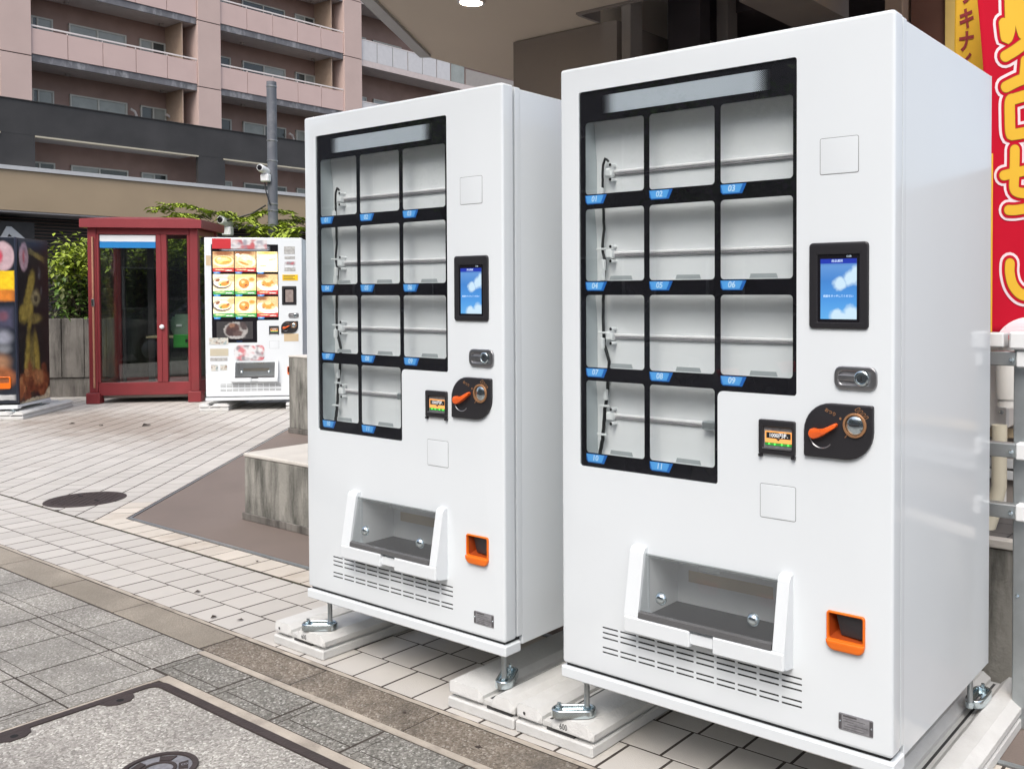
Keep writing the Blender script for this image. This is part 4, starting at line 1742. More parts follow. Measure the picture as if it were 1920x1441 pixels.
def card(x0, x1, z0, z1, spec, parent):
    """lit food picture behind the window"""
    w, h = x1 - x0, z1 - z0
    bl = []
    for nm, cx, cz, rx, rz, rot, *so in spec['blobs']:
        bl.append((x0 + cx * w, z0 + cz * h, rx * w, rz * h, rot, FC[nm], so[0] if so else .14))
    if spec.get('band'):
        bl.append((x0 + .5 * w, z0 + .085 * h, .52 * w, .10 * h, .03, FC[spec['band']], .05, 'rect'))
        bl.append((x0 + .76 * w, z0 + .07 * h, .15 * w, .018 * h, .0, FC['white'], .3, 'rect'))
        bl.append((x0 + .34 * w, z0 + .10 * h, .20 * w, .016 * h, .0, FC['cream'], .5, 'rect'))
    b = MB()
    b.box(x0, x1, .0035, .0060, z0, z1)
    return b.build('product_card', print_mat('food_picture', FC[spec['bg']], bl, emis=E_, detail=55, warp=.012, grain=.22), parent)


P1 = dict(bg='tan', band='redband', blobs=[('brown', .5, .93, .5, .14, 0, .5), ('cream', .5, .52, .48, .27, 0), ('orange', .5, .56, .42, .21, 0), ('yellow', .5, .56, .33, .15, 0, .3), ('peach', .45, .62, .26, .07, .1, .3), ('cream', .3, .66, .1, .04, .3, .4), ('orange', .62, .48, .22, .05, .15, .4)])
P2 = dict(bg='tan', band='redband', blobs=[('brown', .4, .95, .5, .16, 0, .5), ('cream', .55, .56, .46, .30, -.3), ('peach', .5, .52, .38, .21, -.35), ('cream', .56, .62, .28, .09, -.35, .3), ('orange', .42, .42, .26, .05, -.35, .4), ('yellow', .7, .52, .14, .05, -.35, .4), ('white', .14, .84, .09, .07, 0, .2)])
P3 = dict(bg='cream', band=None, blobs=[('yellow', .5, .93, .52, .07, 0, .3), ('white', .5, .45, .44, .34, 0, .3), ('peach', .68, .60, .14, .05, .3, .3), ('orange', .5, .93, .2, .02, 0, .4), ('tan', .85, .62, .06, .03, .3, .3), ('yellow', .3, .3, .2, .03, 0, .5)])
P4 = dict(bg='cream', band='greenband', blobs=[('dark', .42, .56, .46, .29, 0), ('white', .44, .59, .40, .23, 0), ('peach', .52, .55, .30, .15, .1), ('orange', .55, .53, .22, .10, .2), ('brown', .22, .70, .12, .07, .4, .3), ('tan', .88, .80, .2, .17, 0, .3), ('greenband', .36, .47, .06, .05, 0, .4), ('brown', .70, .62, .08, .05, .6, .4)])
P5 = dict(bg='yellow', band='greenband', blobs=[('cream', .5, .5, .46, .33, 0, .3), ('peach', .76, .76, .24, .17, 0), ('orange', .80, .74, .14, .09, 0, .4), ('brown', .43, .54, .25, .235, 0), ('orange', .43, .55, .22, .20, 0, .2), ('peach', .38, .62, .09, .07, 0, .5), ('brown', .52, .46, .08, .05, .4, .4)])
P6 = dict(bg='tan', band='redband', blobs=[('white', .5, .42, .54, .25, -.25), ('tan', .55, .56, .36, .21, 0), ('orange', .42, .58, .16, .11, .3), ('orange', .66, .60, .16, .10, -.3), ('peach', .52, .68, .15, .09, 0), ('orange', .54, .48, .15, .08, 0), ('brown', .30, .46, .07, .03, 0, .4), ('brown', .2, .92, .3, .1, 0, .5), ('peach', .76, .48, .08, .05, 0, .4)])
layout = [[P1, P2, P3], [P4, P5, P6], [P4, P5, P6]]
for r in range(3):
    for c in range(3):
        card(CELLX[c][0] - .004, CELLX[c][1] + .004, CELLZ[r][0] - .006, CELLZ[r][1] + .010, layout[r][c], vm3)
b = MB()
b.box(.085, .538, .0030, .0040, .880, 1.125)
b.build('lower_screen', M['black'], vm3)
b = MB()
b.box(.12, .50, .0020, .0028, .905, 1.10)
b.build('screen_picture', print_mat('dessert_picture', (.05, .048, .05), [(.32, 1.0, .125, .095, 0, (.40, .385, .37), .08), (.29, 1.02, .075, .055, .4, (.10, .055, .05), .2), (.27, .975, .06, .04, -.3, (.07, .045, .045), .25),
              (.34, .965, .055, .035, .3, (.12, .08, .075), .25), (.28, 1.06, .03, .025, 0, (.28, .15, .10), .4), (.40, 1.05, .035, .05, .5, (.09, .07, .07), .3), (.33, .925, .08, .012, 0, (.45, .44, .43), .4)], detail=40, warp=.03), vm3)
b = MB()
b.box(.085, .66, -.004, -.0025, 1.905, 2.005)
b.build('header_sign', M['blur_red'], vm3)
b = MB()
b.box(.085, .28, -.0055, -.0042, 1.905, 2.018)
b.build('header_red_block', M['red_print'], vm3)
b = MB()
b.plate(rr(.30, .62, .665, .835, .04), [], XZ, -.003, .0, 0)
b.build('port_sticker', M['blur_grey'], vm3)
for x0, x1, z0, z1, mt in ((.84, .955, 1.85, 1.935, 'grey_print'), (.845, .955, 1.795, 1.825, 'grey_print'), (.845, .96, 1.73, 1.765, 'blur_grey'), (.845, .96, 1.66, 1.70, 'grey_print'),
                           (.82, .985, 1.555, 1.62, 'vyellow'), (.83, .985, .875, .96, 'tan_print'), (.02, .07, 1.72, 1.83, 'tan_print'),
                           (.04, .24, .845, .92, 'blotch1'), (.05, .24, .72, .80, 'vwhite'), (.05, .23, .665, .70, 'grey_print'), (.06, .13, .555, .62, 'blotch1'), (.155, .225, .56, .62, 'blotch1')):
    b = MB()
    b.box(x0, x1, -.0025, .001, z0, z1)
    if mt == 'blotch1':
        M.setdefault('blotch1', blotch_mat('soft_print_mixed', (.62, .60, .54), [((.25, .15, .10), .8, 2.2), ((.15, .30, .35), .6, 9.1)], 30))
    st = b.build('sticker', M[mt], vm3)
    if mt == 'vyellow':
        b = MB()
        for k in range(3):
            b.box(x0 + .012, x1 - .03 - .02 * (k == 1), -.003, -.0026, z1 - .016 - k * .018, z1 - .010 - k * .018)
        b.build('sticker_print', M['ink'], st)


def shift(o, ang, dist_x, dist_y):
    pass


def at45(origin, lx, ly, z=0):
    return (origin[0] + .7071 * (lx - ly), origin[1] + .7071 * (lx + ly), z)


block(at45((-8.85, 3.80), -.075, -.02), R45, 'pale concrete block under the end of the stocked machine nearest the phone booth', w=.33, ln=.95, h=.085)
block(at45((-8.85, 3.80), .90, -.02), R45, 'pale concrete block under the stocked machine, partly behind the concrete post', w=.33, ln=.95, h=.085)

# ------------------------------------------------------------------ black machine at the left edge
bo = (-9.91 - .7283, 2.23 - .7283)
vmb = empty('vending_machine', (*bo, 0), R45, 'black vending machine with a fried chicken picture on its side', 'vending machine')
b = MB()
b.cbox(.004, 1.026, .06, .78, .155, 2.01, .004)
b.build('cabinet', M['photo_dark'], vmb)
b = MB()
b.plate(rr(0, 1.03, .175, 2.015, .01), [], XZ, 0, .0455, .008)
b.build('door', M['navy'], vmb, 35)
b = MB()
b.box(.01, 1.02, .0456, .0599, .17, 2.0)
b.build('door_gap', M['dark'], vmb)
b = MB()
b.cbox(-.003, 1.033, -.003, .08, .11, .154, .004)
b.box(.95, 1.0335, .0801, .78, .125, .1545)
b.build('plinth', M['white'], vmb)
YZ = lambda X: (lambda a, c: (X, a, c))


def side_print(name, pts, mt, lift):
    b = MB()
    b.poly(pts, YZ(1.0262 + lift))
    return b.build(name, M[mt], vmb)


def ell(cy, cz, ry, rz, n=20, w=0., ph=0.):
    return [(cy + ry * (1 + w * sin(3 * t + ph)) * cos(t), cz + rz * (1 + w * sin(4 * t + ph)) * sin(t)) for t in [2 * pi * k / n for k in range(n)]]


GOLD, GOLD2, CH1, CH2, CH3 = (.33, .245, .05), (.22, .17, .05), (.16, .045, .018), (.27, .09, .035), (.40, .17, .07)
bl = [(.20, 1.80, .105, .155, 0, (.50, .33, .37), .18), (.20, 1.80, .028, .075, 0, (.42, .12, .14), .6), (.49, 1.83, .17, .03, -.25, GOLD2, .5, 'rect'),
      (.36, 1.52, .075, .13, -.35, GOLD, .45), (.28, 1.34, .07, .20, -.45, GOLD, .4), (.19, 1.16, .12, .10, .2, GOLD, .4), (.33, 1.16, .06, .18, -.2, GOLD, .4), (.44, 1.10, .15, .055, 0, GOLD2, .5),
      (.46, 1.34, .10, .085, .2, (.30, .25, .13), .5), (.47, 1.33, .05, .035, 0, (.05, .045, .03), .6), (.56, 1.62, .03, .06, 0, (.08, .08, .085), .6), (.60, 1.42, .02, .05, 0, (.08, .08, .085), .6),
      (.25, .66, .06, .27, -.12, GOLD, .5), (.36, .60, .05, .28, 0, GOLD2, .5), (.47, .66, .06, .26, .12, GOLD, .5), (.31, .50, .06, .12, .2, CH2, .6)]
rg = random.Random(11)
for k in range(26):
    cy, cz = rg.uniform(.05, .68), rg.uniform(.20, .52)
    bl.append((cy, cz, rg.uniform(.05, .13), rg.uniform(.04, .09), rg.uniform(-1, 1), rg.choice((CH1, CH2, CH2, CH3, CH1)), rg.uniform(.15, .45)))
bl += [(.36, .145, .42, .05, .06, (.52, .46, .33), .25), (.72, .21, .10, .05, .7, (.52, .46, .33), .3)]
b = MB()
b.box(1.0262, 1.0275, .064, .776, .158, 2.004)
b.build('side_graphic', print_mat('side_graphic', (.011, .011, .013), bl, axes=('Y', 'Z'), detail=16, warp=.05, rough=.3, grain=.35), vmb)


def front_print(name, pts, mt, lift):
    b = MB()
    b.poly(pts, lambda a, c: (a, -.0008 - lift, c))
    return b.build(name, M[mt], vmb)


b = MB()
b.box(.58, 1.022, -.0012, .001, .18, 2.005)
b.build('front_graphic', print_mat('front_graphic', (.014, .018, .028), [
    (.90, 1.80, .125, .16, 0, (.50, .36, .39), .12), (.87, 1.80, .035, .07, 0, (.50, .06, .10), .5), (.86, 1.53, .16, .11, 0, (.80, .52, .02), .08, 'rect'), (.86, 1.37, .16, .06, 0, (.62, .20, .03), .4, 'rect'),
    (.90, 1.12, .10, .11, 0, (.06, .06, .10), .4, 'rect'), (.90, 1.14, .05, .05, 0, (.16, .07, .10), .6), (.89, .90, .09, .08, 0, (.24, .25, .30), .6), (.90, .78, .07, .05, 0, (.16, .17, .19), .6),
    (.82, .60, .14, .11, .5, (.30, .16, .09), .5), (.84, .46, .18, .12, 0, CH2, .3), (.76, .44, .08, .06, 0, CH3, .4), (.92, .24, .09, .028, 0, (.45, .46, .46), .3, 'rect')], detail=14, warp=.03, rough=.3), vmb)
b = MB()
b.plate(rr(.80, .97, .335, .47, .02), [hole_rr(.815, .955, .40, .46, .01)], XZ, -.012, .0, .004)
b.build('coin_return', M['orange'], vmb, 40)
for lx in (.95,):
    b = MB()
    b.tube([(lx, .07, .109), (lx, .07, .075)], .014, 8)
    b.cbox(lx - .07, lx + .05, .03, .10, .073, .09, .004)
    b.build('leg', M['chrome'], vmb)
    b = MB()
    b.tube([(lx, .72, .124), (lx, .72, .075)], .014, 8)
    b.cbox(lx - .05, lx + .09, .68, .75, .073, .09, .004)
    b.build('leg', M['chrome'], vmb)
block(at45(bo, .80, -.08), R45, 'long pale concrete block under the near end of the black machine', w=.32, ln=1.25, h=.085, mirror=True)
block(at45(bo, -.05, -.08), R45, 'pale concrete block under the far end of the black machine', w=.32, ln=1.25, h=.085)

# ------------------------------------------------------------------ planter wall with shrubs, camera pole
pw = empty('planter_wall', (-13.7, 1.7, 0), R45, 'board marked grey concrete planter wall behind the phone booth', 'wall')
xw = 0.
while xw < 9:
    w_ = random.choice((.20, .24, .28, .22))
    b = MB()
    b.cbox(xw + .003, xw + w_ - .003, random.uniform(0, .012), .14, .262, 1.055 + random.uniform(-.004, .004), .006)
    b.build('board', M['wallc'], pw)
    xw += w_
b = MB()
b.cbox(0, xw, .03, .15, 0, .258, .004)
b.build('footing', M['wallc'], pw)
b = MB()
b.box(0, xw, .151, 2.6, .3, .9)
b.build('soil', M['soil'], pw)


def leaf(mb, p, d, up, ln, w):
    d = d.normalized()
    s = d.cross(up)
    if s.length < 1e-3:
        s = Vector((1, 0, 0))
    s.normalize()
    n = s.cross(d)
    a, m, t = p, p + d * ln * .5 - n * ln * .06, p + d * ln - n * ln * .16
    q = ln * .08
    mb.add([a, p + d * ln * .42 + s * w + n * q, t, p + d * ln * .42 - s * w + n * q, m], [(0, 4, 1), (4, 2, 1), (0, 3, 4), (4, 3, 2)])


def shrub(loc, rx, ry, z0, z1, n, mat_key, label, size=.05, stems=7, lime=0):
    o = empty('shrub', (loc[0], loc[1], 0), 0, label, 'shrub', 'shrubs in the planter behind the booth')
    st = MB()
    lf = MB()
    lf2 = MB()
    lf3 = MB()
    rnd = random.Random(int(abs(loc[0] * 1000)) + n)
    tips = []
    for k in range(stems):
        a = rnd.uniform(0, 2 * pi)
        e = Vector((cos(a) * rx * rnd.uniform(.2, .9), sin(a) * ry * rnd.uniform(.2, .9), rnd.uniform(z0 + (z1 - z0) * .55, z1)))
        s = Vector((e.x * .25, e.y * .25, .85))
        path = [s.lerp(e, t) + Vector((rnd.uniform(-.05, .05), rnd.uniform(-.05, .05), 0)) * (0 < t < 1) for t in (0, .3, .6, .8, 1)]
        st.tube(path, [.014, .012, .009, .006, .003], 5)
        tips.append(path)
    for k in range(n):
        path = rnd.choice(tips)
        t = rnd.random() ** .7 * (len(path) - 1)
        i = min(int(t), len(path) - 2)
        base = path[i].lerp(path[i + 1], t - i)
        off = Vector((rnd.gauss(0, .5) * rx * .5, rnd.gauss(0, .5) * ry * .5, rnd.gauss(0, .14)))
        p = base + off
        p.z = max(z0, min(p.z, z1 + .1))
        d = Vector((rnd.uniform(-1, 1), rnd.uniform(-1, 1), rnd.uniform(-.7, .5)))
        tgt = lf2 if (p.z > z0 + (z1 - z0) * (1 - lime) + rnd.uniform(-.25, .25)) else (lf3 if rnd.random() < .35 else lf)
        leaf(tgt, p, d, Vector((rnd.uniform(-.4, .4), rnd.uniform(-.4, .4), 1)), size * rnd.uniform(.7, 1.4), size * rnd.uniform(.22, .38))
    st.build('stem', M['twig'], o)
    if lf.v:
        q = lf.build('leaves', M[mat_key], o, weld=False)
        q['kind'] = 'stuff'
    if lf3.v:
        q = lf3.build('old_leaves', M['leaf_olive'], o, weld=False)
        q['kind'] = 'stuff'
    if lf2.v:
        q = lf2.build('young_leaves', M['leaf_lime'], o, weld=False)
        q['kind'] = 'stuff'
    return o


def wall_pt(s, t):
    """point in the planter: s along the wall from its front face point by the booth, t behind it"""
    return (-11.9 + .7071 * s - .7071 * t, 3.5 + .7071 * s + .7071 * t)


shrub(wall_pt(.05, .42), .5, .42, 1.0, 2.15, 2300, 'leaf_green', 'leafy shrub with bright upper leaves in the gap left of the phone booth', .085, 16, .42)
shrub(wall_pt(-.95, .6), .6, .5, 1.0, 2.0, 1500, 'leaf_green', 'green shrub hidden partly behind the black machine', .08, 9, .25)
shrub(wall_pt(.95, .55), .6, .5, 1.0, 2.1, 4200, 'leaf_olive', 'dense olive green shrub seen through the phone booth glass', .085, 14, .3)
shrub(wall_pt(1.9, .55), .6, .5, 1.0, 2.05, 3000, 'leaf_green', 'green shrub behind the right side of the phone booth', .085, 12, .3)


def fern_bush(loc, top, sprays, label, ln=1.0):
    """shrub with long arching sprays of paired leaflets"""
    o = empty('sapling', (loc[0], loc[1], 0), 0, label, 'tree', 'young trees in the planter')
    tr, lf = MB(), MB()
    tr.tube([(0, 0, .85), (.03, .02, top * .6), (0, .03, top - .05)], [.035, .028, .016], 7)
    tr.build('trunk', M['twig'], o)
    rnd = random.Random(int(abs(loc[0] * 777)))
    br = MB()
    for ang, el, L_, zs in sprays:
        d = Vector((cos(ang) * cos(el), sin(ang) * cos(el), sin(el)))
        p = Vector((0, .02, zs))
        path = []
        for k in range(12):
            t = k / 11
            path.append(p + d * L_ * ln * t + Vector((0, 0, -.55 * L_ * t * t)))
        br.tube(path, [.008 - .0005 * k for k in range(12)], 4)
        for k in range(3, 12):
            tdir = (path[k] - path[k - 1]).normalized()
            side = tdir.cross(Vector((0, 0, 1))).normalized()
            for s in (-1, 1):
                # each side shoot carries its own row of leaflets
                sd = (side * s + tdir * .5 + Vector((0, 0, rnd.uniform(-.25, .15)))).normalized()
                m = rnd.randint(3, 5)
                for q in range(m):
                    pp = path[k] + sd * (.03 + q * .05)
                    for s2 in (-1, 1):
                        leaf(lf, pp, sd * .5 + sd.cross(Vector((0, 0, 1))) * s2 + Vector((0, 0, rnd.uniform(-.4, .2))), Vector((0, 0, 1)), rnd.uniform(.08, .14), rnd.uniform(.018, .03))
    br.build('branch', M['twig'], o)
    q = lf.build('crown', M['leaf_lime'], o, weld=False)
    q['kind'] = 'stuff'
    return o


fern_bush((-10.75, 6.45), 2.45, [(3.95, .7, 1.0, 2.45), (3.5, .5, .9, 2.4), (4.3, .45, .8, 2.35), (.6, .6, .8, 2.4), (1.0, .4, .9, 2.4), (.3, .35, .8, 2.35), (2.5, .9, .5, 2.4), (.8, .1, 1.0, 2.3), (5.0, .5, .6, 2.3), (4.6, .1, .6, 2.3)],
          'young tree with lime green feathery sprays behind the camera pole')
fern_bush((-11.75, 5.5), 2.5, [(3.8, .75, 1.05, 2.5), (3.4, .6, 1.0, 2.45), (4.2, .6, .9, 2.4), (.8, .35, .8, 2.4), (.4, .5, .9, 2.45), (2.2, 1.0, .4, 2.5), (3.95, .25, 1.05, 2.4), (5.2, .4, .7, 2.35), (4.8, .1, .6, 2.3)],
          'young tree with lime green feathery sprays above the booth roof')
fern_bush((-10.35, 7.2), 2.5, [(3.9, .6, .9, 2.45), (.7, .5, .9, 2.45), (.3, .4, .8, 2.4), (5.4, .4, .6, 2.35), (1.4, .6, .6, 2.4), (4.7, .3, .7, 2.3), (.9, .2, 1.0, 2.3), (3.6, .2, 1.0, 2.3), (4.3, .75, .8, 2.4)],
          'young tree with lime green feathery sprays right of the camera pole')

pole = empty('camera_pole', (-10.9, 6.0, 0), 0, 'tall grey metal pole with a security camera behind the stocked machine', 'pole')
b = MB()
b.cyl((0, 0, 0), (0, 0, 4.53), .070, 20)
b.build('pole_shaft', M['pole'], pole, 40)
for z in (4.46, 3.66, 3.36, 2.72, 2.62):
    b = MB()
    b.lathe([(.072, z - .012), (.076, z - .008), (.076, z + .008), (.072, z + .012)], lambda x, y, h: (x, y, h), 20)
    b.build('pole_band', M['steel'], pole)
b = MB()
b.tube([(.05, -.075, 2.70), (-.02, -.095, 2.9), (-.07, -.085, 3.05), (-.05, -.10, 3.2)], .010, 6)
b.tube([(-.05, -.08, 2.70), (-.2, -.2, 2.58), (-.45, -.5, 2.45), (-.62, -.7, 2.36)], .012, 6)
b.build('cable', M['cable'], pole)


def sec_cam(loc, rz, label, s=1.):
    o = empty('security_camera', loc, rz, label, 'security camera', None, s)
    b = MB()
    b.cbox(-.055, .085, -.03, .06, -.14, -.02, .015)
    b.build('mount_box', M['white2'], o)
    b = MB()
    b.lathe([(.05, -.11), (.058, -.10), (.06, .06), (.052, .085), (.03, .09)], lambda x, y, h: (x * 1., h * 1., .04 + y - h * .25), 20)
    b.build('body', M['white2'], o, 50)
    b = MB()
    b.lathe([(.042, -.112), (.034, -.118), (.016, -.116)], lambda x, y, h: (x, h, .04 + y - h * .25), 18)
    b.build('lens', M['black'], o, 50)
    return o


sec_cam((-10.89, 5.86, 3.17), radians(22), 'white bullet security camera strapped to the grey pole', .95)
c2 = sec_cam((-11.40, 5.55, 2.40), radians(20), 'white security camera above the stocked machine, left of the pole', 1.1)

# ------------------------------------------------------------------ apartment building
bld = empty('apartment_building', (-38, 0, 0), 0, 'pink clad apartment block with balconies and a charcoal lower band', 'building')
FP = 2.86
bays = [(5.75, 12.2), (13.25, 19.70), (20.75, 27.20)]


def bx(name, mt, x0, x1, y0, y1, z0, z1, parent=bld, c=0):
    b = MB()
    if c:
        b.cbox(x0, x1, y0, y1, z0, z1, c)
    else:
        b.box(x0, x1, y0, y1, z0, z1)
    return b.build(name, M[mt], parent)


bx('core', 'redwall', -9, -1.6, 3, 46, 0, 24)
# pillars, one cladding panel per storey
for y0, y1 in ((4.7, 5.75), (12.2, 13.25), (19.70, 20.75), (27.20, 28.25)):
    for k in range(5):
        z0 = 8.70 if k == 0 else 10.41 + (k - 1) * FP
        z1 = 10.41 + k * FP
        bx('pillar_panel', 'pillar', -1.58, .10, y0 + .01, y1 - .01, z0 + .02, z1 - .02)
    bx('pillar_core', 'louvre', -1.59, .05, y0 + .02, y1 - .02, 8.7, 22)
rng = random.Random(3)
M['pane'] = mk('window_pane', (.045, .055, .055), .08, var=.3, vscale=.6, spec=.8)
M['pane2'] = mk('window_pane_curtain', (.30, .32, .30), .15, var=.15, vscale=2, spec=.7)
M['pane3'] = mk('window_pane_bright', (.42, .44, .44), .12, var=.1, vscale=2, spec=.7)


def window(y0, y1, ym, z0, z1, bright=0.):
    b = MB()
    X = -1.59
    for ya, yb in ((y0, y0 + .06), (ym - .03, ym + .03), (y1 - .06, y1)):
        b.box(X, X + .09, ya, yb, z0, z1)
    b.box(X, X + .085, y0, y1, z1 - .06, z1)
    b.box(X, X + .085, y0, y1, z0, z0 + .05)
    w = b.build('window', M['wframe'], bld)
    for ya, yb in ((y0 + .06, ym - .03), (ym + .03, y1 - .06)):
        r_ = rng.random()
        bx('pane', 'pane3' if r_ < bright else ('pane2' if r_ < .55 + bright else 'pane'), X + .02, X + .05, ya, yb, z0 + .05, z1 - .06, w)


for bi, (y0, y1) in enumerate(bays):
    for k in range(5):
        ztop = 6.65 + k * FP if k < 2 else 9.50 + (k - 1) * FP
        window(y0 + .62, y0 + 1.40, y0 + .84, ztop - 1.15, ztop)
        window(y0 + 1.99, y0 + 4.23, y0 + 3.08, ztop - 1.9, ztop)
        window(y0 + 4.78, y0 + 5.88, y0 + 5.32, ztop - 1.2, ztop)
        if k >= 1:
            sb = 10.23 + (k - 1) * FP        # underside of the slab above
            bx('balcony_slab', 'soffitg', -1.58, -.06, y0 + .005, y1 - .005, sb, sb + .28)
            bx('slab_edge', 'slab', -.059, .0, y0 + .005, y1 - .005, sb, sb + .275)
            n = 5
            w = (y1 - y0) / n
            for i in range(n):
                bx('parapet_panel', 'pink', -.05, .04, y0 + i * w + .012, y0 + (i + 1) * w - .012, sb + .285, sb + 1.24)
            bx('rail', 'rail', -.03, .03, y0, y1, sb + 1.315, sb + 1.375)
            for i in range(n + 1):
                yy = min(max(y0 + i * w, y0 + .03), y1 - .03)
                bx('rail_post', 'rail', -.02, .01, yy - .02, yy + .02, sb + 1.241, sb + 1.309)
            for yy in (y0 + 1.75, y0 + 5.5):
                bx('soffit_lamp', 'lampw', -1.2, -1.06, yy - .07, yy + .07, sb - .10, sb - .002)
            if k >= 1:
                bx('side_screen', 'shoptan', -1.57, -.2, y1 - .55, y1 - .50, sb - 2.4, sb - .01)
        if k == 1:
            for yy in (y0 + 4.5, y0 + 6.0):
                b = MB()
                b.tube([(-1.3, yy, 8.3), (-1.3, yy, 9.0), (-1.28, yy - .08, 9.16), (-1.28, yy - .25, 9.24)], .055, 8)
                b.build('vent_pipe', M['duct'], bld, 60)
# charcoal band with long openings
bx('charcoal_band', 'band', -.12, .06, 4.7, 46, 7.42, 8.68)
bx('band_coping', 'louvre', -.2, .10, 4.7, 46, 8.681, 8.72)
for y0, y1 in ((4.7, 5.75), (11.9, 13.33), (19.67, 20.9), (27.2, 28.4)):
    bx('band_pier', 'band', -.12, .055, y0, y1, 6.05, 7.419)
for y0, y1 in bays:
    bx('opening_trim', 'cream', -.14, .12, y0 + .08, y1 - .03, 7.355, 7.415)
    bx('opening_soffit', 'soffitg', -1.58, -.13, y0, y1, 7.42, 7.6)
# right wing: pale balcony panels
for kz, (zp0, zp1) in enumerate(((13.28, 14.30), (10.16, 11.16), (16.40, 17.40))):
    for i in range(6):
        bx('frosted_panel', 'panelw', -.02, .02, 28.29 + i * 1.0, 28.29 + (i + 1) * 1.0 - .06, zp0 + .02, zp1)
    bx('frosted_panel', 'pane2', -.02, .02, 34.32, 35.3, zp0 + .02, zp1)
    bx('panel_rail', 'rail', -.03, .03, 28.26, 35.4, zp1 + .005, zp1 + .05)
    bx('wing_slab', 'soffitg', -1.58, -.05, 28.26, 40, zp0 - .28, zp0)
    bx('wing_slab_edge', 'wingedge', -.049, .03, 28.26, 40, zp0 - .29, zp0 + .01)
    bx('wing_wall', 'winggrey', -.04, .0, 35.45, 40, zp0 + .02, zp1 - .1)
    window(29.0, 29.75, 29.38, zp0 + .3, zp0 + 1.66, .5)
    window(30.2, 32.1, 31.1, zp0 + .1, zp0 + 1.66, .5)
    window(33.0, 34.5, 33.7, zp0 + .1, zp0 + 1.66, .3)
# podium
bx('podium_fascia', 'beige', -1.5, .35, 3, 46, 4.52, 6.02)
bx('podium_trim', 'trimw', -1.5, .42, 3, 46, 6.021, 6.17)
bx('podium_soffit', 'soffitg', -1.55, .3, 3, 46, 4.45, 4.519)
b = MB()
for i in range(34):
    b.box(-1.599, -1.54, 3, 46, .1 + i * .13, .19 + i * .13)
b.build('louvre', M['louvre'], bld)
b = MB()
b.box(-1.5, -.3, 10.9, 13.4, 2.8, 4.15)
sb_ = b.build('sign_box', M['louvre'], bld)
b = MB()
b.prism([(12.10, 3.25), (12.45, 3.95), (12.60, 3.95), (13.18, 3.40), (13.0, 3.24), (12.52, 3.68), (12.28, 3.22)], lambda a, c, d: (d, a, c), -.298, -.24)
b.build('sign_character', M['trimw'], sb_)

# ------------------------------------------------------------------ banners, rack and pipes at the right edge
def stroke(mb, pts, w, T, d0):
    """rounded brush stroke as flat capsule chain"""
    fine = []
    for i in range(len(pts) - 1):
        for k in range(6):
            t = k / 6
            p0 = pts[max(i - 1, 0)]
            p1, p2 = pts[i], pts[i + 1]
            p3 = pts[min(i + 2, len(pts) - 1)]
            fine.append(tuple(.5 * ((2 * p1[j]) + (-p0[j] + p2[j]) * t + (2 * p0[j] - 5 * p1[j] + 4 * p2[j] - p3[j]) * t * t + (-p0[j] + 3 * p1[j] - 3 * p2[j] + p3[j]) * t ** 3) for j in (0, 1)))
    fine.append(pts[-1])
    L, R = [], []
    m = len(fine)
    for i in range(m):
        a, c = fine[max(i - 1, 0)], fine[min(i + 1, m - 1)]
        t = Vector((c[0] - a[0], c[1] - a[1])).normalized()
        nrm = Vector((-t.y, t.x)) * w
        L.append((fine[i][0] + nrm.x, fine[i][1] + nrm.y))
        R.append((fine[i][0] - nrm.x, fine[i][1] - nrm.y))
    v = [T(a, c, d0) for a, c in L] + [T(a, c, d0) for a, c in R]
    mb.add(v, [(i, i + 1, m + i + 1, m + i) for i in range(m - 1)])
    for (cx, cz), nxt in ((fine[0], fine[1]), (fine[-1], fine[-2])):
        a0 = math.atan2(cz - nxt[1], cx - nxt[0])
        ring = [(cx + w * cos(a0 - pi / 2 + k * pi / 8), cz + w * sin(a0 - pi / 2 + k * pi / 8)) for k in range(9)]
        mb.add([T(a, c, d0) for a, c in ring], [tuple(range(9))])


def wave(x, z):
    return .012 * sin(9 * x + 1.3 * z) + .008 * sin(5.1 * z + 4 * x) + .004 * sin(23 * x + 3 * z)


def banner(name, loc, x1, z0, z1, mt, label, border=None, left=lambda z: 0.):
    o = empty(name, loc, 0, label, 'banner', None)
    b = MB()
    nx, nz = 24, 40
    idx = {}
    for i in range(nx + 1):
        for k in range(nz + 1):
            z = z0 + (z1 - z0) * k / nz
            x = left(z) + (x1 - left(z)) * i / nx
            idx[i, k] = len(b.v)
            b.v.append((x, wave(x, z), z))
    for i in range(nx):
        for k in range(nz):
            b.f.append([idx[i, k], idx[i + 1, k], idx[i + 1, k + 1], idx[i, k + 1]])
            b.mi.append(0)
    c = b.build('cloth', M[mt], o, 80)
    sol = c.modifiers.new('thickness', 'SOLIDIFY')
    sol.thickness = .0012
    sol.offset = 1
    return o, c


def on_cloth(a, c, d):
    return (a, wave(a, c) - .0012 - d, c)


# red flag: local x from its left edge, heights above ground
RX, RY = .878, 1.30
red_flag, cloth = banner('red_banner', (RX, RY, 0), .60, 1.215, 2.75, 'banner_red', 'red banner with fat yellow lettering and a pink outline behind the nearest machine',
                         left=lambda z: -.085 * max(0., min(1., (z - 1.85) / .9)))


def fp(u, v):
    """banner coordinates of the lettering outline"""
    return (FLX0 + (u - 1862) * FLK, FLZ0 - (v - 300) * FLK2)


